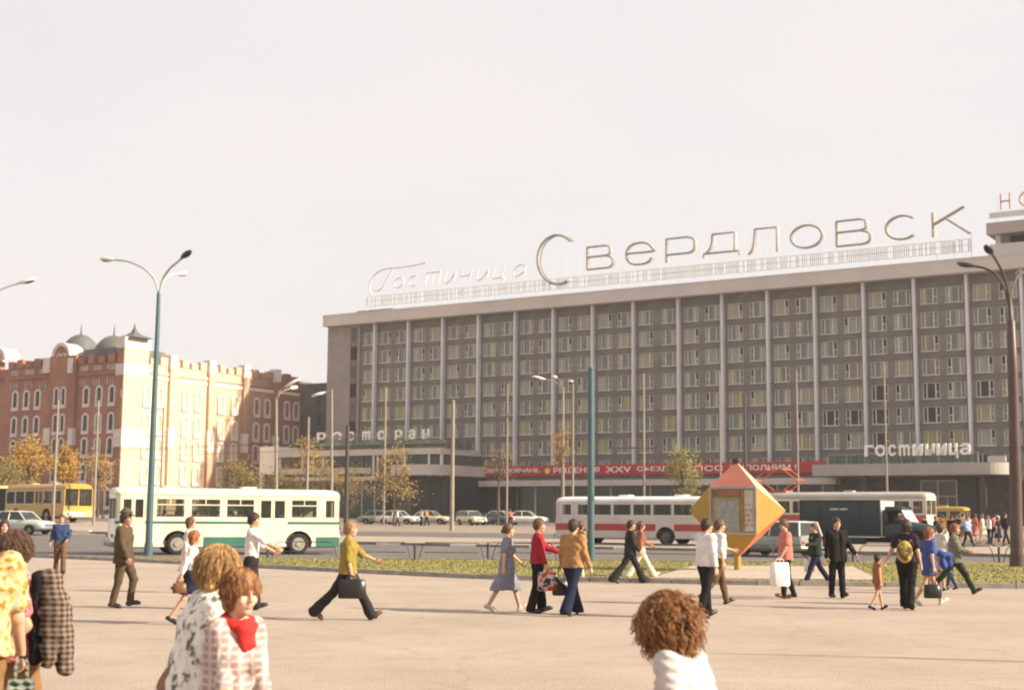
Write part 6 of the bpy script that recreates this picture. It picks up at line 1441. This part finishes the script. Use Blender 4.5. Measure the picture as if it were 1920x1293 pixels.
# centre group
r_, i_ = pr('stout woman in blue grey dress walking right', place(950, 1146), R(4), 1.66, 'f', top='dress', top_m=M_gry, sleeve='short', hem=.93, bottom='skirt', bot_m=M_gry, skirt_z=.42, loose=.03, build=1.12, hair='bun', hair_m=H_br, legs=(20, 4, -22, 8), arms=((20, 8, 30), (-14, 10, 10)), shoe_m=M_shl)
r_['label'] = 'stout woman in blue grey dress walking right, left of the crimson sweater'
r_, i_ = pr('person in crimson sweater and black trousers walking right, hand stretched forward', place(1008, 1149), R(2), 1.72, top='shirt', top_m=M_crim, sleeve='long', hem=.90, bot_m=M_blk, flare=.03, hair='short', hair_m=H_br, legs=(8, 4, -4, 10), arms=((42, 8, 30), (8, 8, 14)), loose=.03)
r_['label'] = 'person in crimson sweater and black trousers, one hand stretched forward'
bag('shopping_bag', 'red white and black patterned shopping bag of the crimson sweater person', wpt(r_, i_['hand'][-1]) + V((0, 0, .05)), .36, .12, .34, ramp_mat('bag_patches', 'noise', [(.38, (.03, .03, .03)), (.5, (.6, .5, .46)), (.58, (.4, .04, .03))], 7), .2, .1)
r_, i_ = pr('man in tan jacket and flared jeans walking away, by the teal pole', place(1074, 1153), R(58), 1.76, top='shirt', top_m=M_tanj, sleeve='long', hem=.88, bot_m=M_jean, flare=.045, hair='short', hair_m=H_dk, legs=(24, 2, -26, 4), arms=((6, 16, 24), (2, 14, 20)), loose=.04, vox=.019, shoe_m=M_shb)
bag('handbag', 'black leather bag carried left of the man in tan jacket', wpt(r_, i_['hand'][1]) + V((-.02, 0, .06)), .30, .14, .30, MATS['leather_black'], .4, .24)
r_, i_ = pr('person half hidden behind the man in tan jacket', place(1088, 1088), R(40), 1.66, 'f', top='shirt', top_m=M_tanj, sleeve='long', hem=.9, bot_m=M_crm, hair='bob', hair_m=H_br, legs=(14, 4, -14, 14), vox=.025)
# couple before the red striped bus
r_, i_ = pr('man in dark suit with wide flared trousers, walking with a woman beyond him', place(1182, 1093), R(5), 1.76, top='jacket', top_m=M_drk, sleeve='long', hem=.80, bot_m=M_drk, flare=.06, hair='short', hair_m=H_dk, legs=(27, 2, -30, 8), arms=((-6, 6, 16), (12, 6, 26)), vox=.022, v_shirt=(M_rb,))
r_, i_ = pr('woman in rust red blouse and cream flared trousers beside the dark suited man', place(1201, 1086), R(8), 1.70, 'f', top='shirt', top_m=M_rb, sleeve='long', hem=.92, bot_m=M_crm, flare=.06, hair='bob', hair_m=H_br, legs=(30, 2, -24, 10), arms=((26, 8, 40), (-10, 8, 14)), vox=.024, shoe_m=M_shl)
# white shirted men in front of the kiosk
r_, i_ = pr('man in loose white shirt and black trousers walking away before the kiosk', place(1325, 1158), R(28), 1.74, top='shirt', top_m=M_wht, sleeve='long', hem=.90, bot_m=M_blk, flare=.015, hair_m=H_dk, legs=(8, 2, -10, 8), arms=((24, 12, 24), (-6, 14, 8)), loose=.05, vox=.019, build=1.08)
r_, i_ = pr('man in white shirt and brown trousers just beyond the white shirted man', place(1349, 1133), R(15), 1.74, top='shirt', top_m=M_wht, sleeve='rolled', hem=.93, bot_m=M_brn, hair_m=H_br, legs=(14, 2, -20, 20), arms=((36, 8, 40), (-8, 8, 14)))
r_, i_ = pr('man in salmon shirt carrying a large white bag, right of the kiosk', place(1474, 1122), R(186), 1.73, top='shirt', top_m=M_pnk, sleeve='short', hem=.84, bot_m=M_blk, hair_m=H_br, legs=(7, 3, -10, 8), arms=((10, 7, 20), (2, 8, 16)), loose=.04, head=(20, 12), shoe_m=M_shb)
bag('carrier_bag', 'large white bag held low by the man in salmon shirt', wpt(r_, i_['hand'][1]) + V((.0, -.05, .05)), .42, .12, .52, cloth('bag_white', (.80, .76, .74)), R(6), .08)
r_, i_ = pr('youth in dark jacket and jeans striding, just left of the black suited man', place(1530, 1096), R(195), 1.70, top='jacket', top_m=M_grn, sleeve='long', hem=.86, bot_m=M_nav, flare=.01, hair_m=H_br, legs=(26, 4, -26, 10), arms=((30, 8, 60), (4, 8, 16)), v_shirt=(M_wht,), vox=.023)
bag('carrier_bag', 'small white bag held by the youth in dark jacket', wpt(r_, i_['hand'][-1]) + V((.06, 0, .05)), .26, .1, .34, MATS['bag_white'], 0, .1)
r_, i_ = pr('man in black suit standing with one arm out, before the green truck', place(1570, 1121), R(-75), 1.78, top='jacket', top_m=M_blk, sleeve='long', hem=.78, bot_m=M_blk, hair_m=H_dk, legs=(7, 2, -5, 4), arms=((14, 22, 22), (0, 9, 12)), v_shirt=(M_drk,))
# right group
r_, i_ = pr('small dark haired child in brown romper holding a woman hand', place(1647, 1143), R(10), 1.08, 'f', top='shirt', top_m=M_rb, sleeve='none', hem=.86, bottom='shorts', bot_m=M_rb, hair='bob', hair_m=H_dk, legs=(14, 4, -12, 18), arms=((10, 62, 10), (-4, 10, 6)), shoe_m=M_nav, vox=.018)
r_, i_ = pr('woman in dark plum top and black trousers wearing a yellow backpack', place(1703, 1142), R(62), 1.76, 'f', top='shirt', top_m=M_pur, sleeve='short', hem=.9, bot_m=M_blk, flare=.03, hair='bob', hair_m=H_dk, legs=(12, 2, -14, 10), arms=((6, 30, 10), (-4, 12, 8)), vox=.02)
bpk = thing('backpack', 'yellow and brown backpack on the woman in plum top', 'backpack', wpt(r_, i_['tt'](-.20, 0, .02)), r_.rotation_euler.z)
q = SDF(.014); q.e((0, 0, .17), (.10, .155, .22), .03); q.e((-.06, 0, .08), (.07, .12, .1), .03); v_, f_ = q.run(.004, 25, 3); obj('pack', np_mesh('pack', [(v_, f_, 0)], [ramp_mat('pack_cloth', 'noise', [(.4, (.10, .07, .04)), (.5, (.42, .30, .08)), (.7, (.48, .36, .10))], 6)]), bpk)
for sy in (-.1, .1): MB().tube([(0, sy, .36), (.14, sy * 1.15, .42), (.26, sy * 1.2, .34), (.27, sy * 1.3, .2), (.12, sy * 1.5, .08)], .014, 6).build('strap', M_brn, bpk)
r_, i_ = pr('fair haired woman in short cobalt blue dress carrying a blue coat', place(1744, 1134), R(12), 1.64, 'f', top='dress', top_m=M_cobalt, sleeve='short', hem=.92, bottom='skirt', bot_m=M_cobalt, skirt_z=.66, hair='bob', hair_m=H_rd, legs=(24, 4, -24, 10), arms=((26, 8, 64, 20), (-8, 12, 10)), loose=.02, shoe_m=M_shl, head=(-15, 5))
ct = thing('folded_coat', 'bright blue coat folded over the forearm of the woman in cobalt dress', 'coat', wpt(r_, i_['hand'][1]), r_.rotation_euler.z)
q = SDF(.014); q.c((-.14, -.03, .02), (.06, -.06, -.02), .075, .07, .04); q.c((-.1, -.05, -.02), (-.08, -.08, -.25), .065, .06, .04); q.c((.04, -.05, -.02), (.06, -.09, -.2), .06, .05, .04); v_, f_ = q.run(.01, 28, 4); obj('cloth', np_mesh('cloth', [(v_, f_, 0)], [M_cobalt]), ct)
bag('handbag', 'black bag hanging beside the woman in cobalt dress', wpt(r_, i_['hand'][-1]) + V((-.05, 0, .05)), .34, .12, .28, MATS['leather_black'], 0, .32)
r_, i_ = pr('woman in pale blouse with raised arm, between cobalt dress and grey jacket', place(1762, d=36), R(20), 1.68, 'f', top='shirt', top_m=cloth('cloth_pale_grey', (.5, .48, .47)), sleeve='long', hem=.9, bottom='skirt', bot_m=M_tanj, skirt_z=.5, hair='bob', hair_m=H_br, legs=(12, 4, -14, 14), arms=((70, 10, 40), (20, 8, 40)), vox=.024)
r_, i_ = pr('man in grey green jacket, white shirt and tie, striding widely', place(1792, 1113), R(-20), 1.76, top='jacket', top_m=ramp_mat('tweed', 'noise', [(.3, (.07, .08, .06)), (.7, (.19, .18, .14))], 60), sleeve='long', hem=.82, bot_m=M_grn, hair_m=H_rd, legs=(32, 6, -34, 10), arms=((-10, 12, 30), (22, 8, 55, 20)), v_shirt=(M_wht, M_drk), vox=.02, loose=.03)
r_, i_ = pr('small child in pale blue clothes behind the striding man in grey jacket', place(1783, 1105), R(180), 1.02, top='shirt', top_m=M_lbl, sleeve='long', hem=.9, bot_m=M_blu, hair='short', hair_m=H_bl, legs=(14, 4, -12, 14), vox=.02)
r_, i_ = pr('woman in dark plum clothes at the left edge behind the foreground men', place(8, d=27), R(-60), 1.62, 'f', top='shirt', top_m=M_pur, sleeve='long', hem=.85, bottom='skirt', bot_m=M_pur, skirt_z=.4, hair='bob', hair_m=H_dk, vox=.024, arms=((20, 8, 40), (8, 8, 14)))
# crowd before the hotel entrance
cr_ = random.Random(21)
crowd = [(1693, 1020, 80, 'm', M_drk, 'man in dark jacket directly behind the woman with the backpack'), (1735, 1026, 190, 'm', M_blk, 'man in black jacket in front of the tram front'), (1755, 1022, 0, 'f', M_drk, 'dark dressed woman right of the tram front'),
 (1769, 1026, 170, 'm', M_rb, 'man in rust shirt before the yellow minibus'), (1785, 1024, 60, 'm', M_blk, 'man in black before the right end of the yellow minibus'), (1798, 1022, 200, 'f', M_grn, 'woman in dark green right of the yellow minibus'),
 (1815, 1026, -60, 'm', M_lbl, 'man in pale blue shirt at the left of the far crowd'), (1829, 1019, 20, 'f', M_pnk, 'woman in salmon top in the far crowd'), (1843, 1018, 150, 'f', M_crm, 'woman in cream dress in the far crowd'),
 (1855, 1020, 190, 'm', M_wht, 'man in white shirt and dark trousers striding in the far crowd'), (1872, 1024, -30, 'f', M_nav, 'woman in navy dress and white kerchief in the far crowd'), (1885, 1021, 10, 'm', M_drk, 'man in dark clothes and pale cap beside the massive lamp'),
 (1866, 1015, 100, 'm', M_pnk, 'man in pink shirt deeper in the far crowd'), (1807, 1012, 30, 'm', M_crm, 'man in cream shirt near the hotel entrance')]
for k, (px, py, yw, sx, m_, lab) in enumerate(crowd):
    fem = sx == 'f'
    pr(lab, place(px, py), R(yw), cr_.uniform(1.62, 1.78), sx, top='dress' if fem else ('jacket' if m_ in (M_blk, M_drk) else 'shirt'), top_m=m_, sleeve=cr_.choice(('short', 'long')) if m_ not in (M_blk, M_drk) else 'long', hem=.9,
       bottom='skirt' if fem else 'trousers', bot_m=m_ if fem else cr_.choice((M_blk, M_nav, M_brn, M_drk)), skirt_z=.5, hair='bob' if fem else 'short', hair_m=cr_.choice((H_dk, H_br, H_rd)), legs=(cr_.uniform(5, 24), 4, -cr_.uniform(5, 24), 14),
       arms=((cr_.uniform(-5, 35), 8, cr_.uniform(8, 50)), (cr_.uniform(-15, 25), 8, cr_.uniform(8, 40))), vox=.036, fine=False, group='people before the hotel entrance', hat='kerchief' if 'kerchief' in lab else None)
for px, dd, m_, sx, lab in ((745, 140, M_wht, 'm', 'far man in white shirt between the parked cars'), (790, 145, M_wht, 'f', 'far woman in white before the restaurant doorway'), (800, 146, M_tanj, 'm', 'far man in tan beside the woman in white'), (633, 120, M_crim, 'f', 'far woman in red just right of the bus front'), (957, 150, M_pnk, 'f', 'far woman in pink between the parked white cars')):
    pr(lab, place(px, d=dd), R(cr_.uniform(0, 360)), 1.7, sx, top='shirt', top_m=m_, sleeve='long', hem=.9, bot_m=cr_.choice((M_nav, M_drk)), hair='short', hair_m=H_br, legs=(12, 4, -12, 12), vox=.045, fine=False, group='people near the restaurant')
# passengers seated in the green bus
def in_bus(root, x, y, z): a = root.rotation_euler.z; l = root.location; return V((l.x + x * math.cos(a) - y * math.sin(a), l.y + x * math.sin(a) + y * math.cos(a), l.z + z))
pas = [(2.2, M_drk, H_dk), (2.75, M_rb, H_br), (3.6, M_blk, H_dk), (4.15, M_tanj, H_rd), (5.35, M_wht, H_dk), (5.9, M_rb, H_br), (8.4, M_drk, H_dk)]
for k, (x, m_, hm) in enumerate(pas):
    bz = .66
    lab = 'bus passenger in the green striped bus, %s' % ['at the first window, left', 'at the first window, right', 'at the second window, left', 'at the second window, right', 'in white kerchief at the third window', 'at the third window, right', 'near the front window'][k]
    r_, i_ = pr(lab, in_bus(gbus, x, -.86, bz - .42), gbus.rotation_euler.z + (0 if k % 3 else .3), 1.7, 'f' if k in (1, 4) else 'm', top='shirt', top_m=m_, sleeve='long', hem=.9, bot_m=M_drk, hair='short', hair_m=hm, legs=(80, 85, 80, 85), vox=.036, fine=False, seated=True, hat='kerchief' if k == 4 else None, group='passengers in the green striped bus')

# ------------------------------------------------------------------ foreground figures
M_flow = ramp_mat('floral_yellow', 'noise', [(.36, (.26, .14, .035)), (.45, (.44, .28, .07)), (.52, (.44, .37, .22)), (.68, (.40, .34, .22))], 26, bump=.5)
M_pfl = ramp_mat('floral_pink', 'vor', [(.12, (.85, .72, .68)), (.3, (.50, .10, .13)), (.5, (.62, .24, .24)), (.7, (.40, .06, .10))], 30, bump=.3)
M_bls = ramp_mat('blouse_print', 'noise', [(.36, (.13, .125, .09)), (.43, (.42, .38, .32)), (.49, (.66, .62, .58)), (.62, (.72, .68, .64))], 26, bump=.5, stretch=(1, 1, .7))
M_chk = ramp_mat('blouse_check', 'check', [(.1, (.31, .21, .19)), (.5, (.36, .26, .235)), (.85, (.42, .33, .30)), (.98, (.52, .44, .41))], 8, bump=.4)
M_pld = ramp_mat('plaid_jacket', 'plaid', [(.1, (.03, .022, .02)), (.4, (.09, .065, .05)), (.62, (.15, .11, .085)), (.95, (.22, .16, .12))], 9.5, bump=.4)
VF = .0125
def strands(parent, info, n, m_, rad, spread, seed, curl=.012, length=.09, drop=.8, mask=None, zlo=-.12, fq=7, nj=6, thick=1.0):
    rg = random.Random(seed); mb = MB(); HR = info['HR']; s = info['s']
    for k in range(n):
        a = rg.uniform(0, 2 * PI); zc = rg.uniform(-.7, 1); c_ = math.sqrt(max(0, 1 - zc * zc)); d = np.array([c_ * math.cos(a), c_ * math.sin(a), zc])
        p = np.array([-.02, 0, .032]) + d * np.array(rad) * rg.uniform(.93, 1.02)
        if mask and mask(p): continue
        tang = np.array([-d[0] * .1, d[1] * .2, -1.0]); tang -= d * (tang @ d); tang /= np.linalg.norm(tang) + 1e-6; side = np.cross(d, tang); ph = rg.uniform(0, 6.3); pts = []; L = length * rg.uniform(.6, 1.3)
        for j in range(nj):
            t_ = j / (nj - 1); q = p + tang * L * t_ + np.array([0, 0, -1]) * L * drop * t_ * t_ * .4 + side * curl * math.sin(ph + t_ * fq) + d * (curl * .8 * math.cos(ph + t_ * fq) + spread * (.5 - abs(t_ - .5)))
            q = np.array([q[0], q[1], max(q[2], zlo - .03 * rg.random())]); pts.append(tuple(info['head'] + (HR @ q) * s))
        r0 = rg.uniform(.0012, .0034) * thick; mb.tube(pts, [r0 * .6] + [r0] * (nj - 2) + [r0 * .3], 4, caps=False)
    return mb.build('hair_strands', m_, parent, kind='stuff')
fmask = lambda p: p[0] > .055 and p[2] < .05
# curly haired woman, lower right of centre
def fg(px, d): return at(px, d)
r_, i_ = pr('woman with big curly auburn hair and white top seen from behind', fg(1322, 6.3), R(150), 1.42, 'f', top='shirt', top_m=cloth('top_offwhite', (.50, .45, .44)), sleeve='short', hem=.85, bot_m=M_brn, hair='curly', hair_m=H_cu, lean=20, head=(16, 12), vox=VF, legs=(10, 4, -8, 10), hairseed=5, build=1.1)
strands(r_, i_, 2000, H_cu, (.126, .112, .140), .004, 6, .012, .15, mask=lambda p: p[0] > .06 and p[2] < .03, zlo=-.25, fq=15, nj=13, thick=1.1)
# blonde woman
r_, i_ = pr('blonde woman in white patterned blouse and brown skirt, arm round a girl', fg(362, 7.6), R(22), 1.585, 'f', top='shirt', top_m=M_bls, sleeve='long', hem=.78, bottom='skirt', bot_m=cloth('skirt_brown', (.24, .13, .085)), skirt_z=.5, hair='bob', hair_m=H_bl, lean=13, head=(-14, 8), vox=VF, legs=(10, 4, -10, 12), arms=((6, 10, 14), (-4, 14, 20, 12)), loose=.045, build=1.1, hairseed=8)
strands(r_, i_, 3400, H_bl, (.119, .102, .121), .004, 9, .003, .08, mask=lambda p: p[0] > .045 and p[2] < .085, zlo=-.10)
# auburn haired girl with scarf
r_, i_ = pr('auburn haired girl in checked blouse with bright red scarf', fg(440, 7.3), R(-44), 1.47, 'f', build=.80, top='shirt', top_m=M_chk, sleeve='long', hem=.82, bot_m=M_brn, hair='bob', hair_m=H_cu, head=(0, 6), lean=6, vox=VF, legs=(12, 4, -10, 12), arms=((14, 4, 40, 20), (22, 2, 66, -34)), loose=.012, skin=2, hairseed=12)
strands(r_, i_, 3000, H_cu, (.117, .099, .119), .003, 13, .003, .065, mask=lambda p: p[0] > .04 and p[2] < .095, zlo=-.09)
S_ = SDF(.011)
for a0 in range(9): a = a0 * 2 * PI / 9; b = (a0 + 1) * 2 * PI / 9; S_.c(i_['tt'](.01 + .075 * math.cos(a), .08 * math.sin(a), .515 - .02 * math.cos(a)), i_['tt'](.01 + .075 * math.cos(b), .08 * math.sin(b), .515 - .02 * math.cos(b)), .030, .030, .02)
S_.c(i_['tt'](.09, .0, .49), i_['tt'](.13, .02, .40), .045, .03, .03); S_.c(i_['tt'](.10, -.02, .48), i_['tt'](.14, -.03, .38), .035, .02, .03)
v_, f_ = S_.run(.006, 40, 2); obj('scarf', np_mesh('scarf', [(v_, f_, 0)], [cloth('scarf_red', (.50, .035, .03))]), r_)
# the two men at the left edge
r_, i_ = pr('man in yellow floral shirt and brown trousers at the left edge, seen from behind', fg(-46, 8.2), R(112), 1.79, top='shirt', top_m=M_flow, sleeve='short', hem=.91, bot_m=cloth('trousers_tan', (.20, .11, .05)), hair='short', hair_m=H_br, vox=VF, legs=(10, 3, -14, 10), arms=((4, 8, 10), (12, 12, 26)), loose=.05, lean=4, build=1.08)
r_, i_ = pr('brown haired man in pink floral shirt looking down, at the left edge', fg(52, 9.2), R(192), 1.625, top='shirt', top_m=M_pfl, sleeve='short', hem=.9, bot_m=MATS['trousers_tan'], hair='short', hair_m=H_br, vox=VF, legs=(12, 3, -10, 12), arms=((-14, 12, 60), (6, 8, 16)), head=(24, 14), loose=.03, lean=5, hairseed=15)
strands(r_, i_, 1700, H_br, (.116, .096, .118), .004, 16, .004, .05, mask=lambda p: p[0] > .045 and p[2] < .085, zlo=-.05)
# plaid jacket hanging over his shoulder
jp = wpt(r_, i_['tt'](-.19, .17, .42)) + V((.05, 0, .08)); jk = thing('plaid_jacket', 'dark brown plaid jacket hanging down behind the man in pink floral shirt', 'jacket', jp, 0)
S_ = SDF(.011); S_.c((-.02, 0, 0), (.03, -.02, -.20), .065, .085, .05); S_.c((.03, -.02, -.20), (.08, -.03, -.42), .08, .065, .05); S_.c((.0, -.04, -.2), (.02, -.08, -.50), .06, .045, .03); S_.c((.09, -.02, -.3), (.11, -.04, -.56), .045, .05, .03); S_.c((-.05, .02, -.02), (-.06, .03, -.42), .05, .05, .05)
v_, f_ = S_.run(.010, 24, 5); obj('cloth', np_mesh('cloth', [(v_, f_, 0)], [M_pld]), jk)
S_ = SDF(.012); S_.c((-.08, -.03, -.0), (-.07, -.06, -.5), .045, .042, .03); v_, f_ = S_.run(.006, 24, 6); obj('dark_lining', np_mesh('lining', [(v_, f_, 0)], [M_blk]), jk)
bag('shopping_bag', 'green and white checked shopping bag at the bottom left', fg(54, 7.9) + V((0, 0, .98)), .14, .1, .3, ramp_mat('bag_check', 'plaid', [(.1, (.02, .06, .03)), (.45, (.10, .16, .04)), (.55, (.65, .65, .55)), (.9, (.7, .7, .62))], 9), .2, .12)

# lamp post outside the frame on the right: its long thin shadow lies across the plaza
t = thing('street_lamp', 'slim grey lamp post standing on the plaza outside the right edge', 'street lamp', (21.0, 14.15, 0))
MB().tube([(0, 0, 0), (0, 0, 8.6)], [.11, .07], 10).build('pole', M_tealp, t); MB().tube([(0, 0, 8.5), (-.4, 0, 8.95), (-1.1, .1, 9.1)], .04, 6).build('arm', M_tealp, t)
# ================================================================== HAZE
hz, hn, hl_, hb_ = nt('haze_air'); hn.remove(hb_)
pv = hn.new('ShaderNodeVolumePrincipled'); pv.inputs['Color'].default_value = (.96, .92, .90, 1); pv.inputs['Density'].default_value = 0.0003; pv.inputs['Anisotropy'].default_value = .2
hl_.new(pv.outputs[0], hn['Material Output'].inputs['Volume'])
HB = MB().box(-420, 420, -80, 520, -1.5, 48); ho = HB.build('haze', hz); ho['kind'] = 'stuff'; ho['label'] = 'thin warm haze lying over the whole square'; ho['category'] = 'haze'
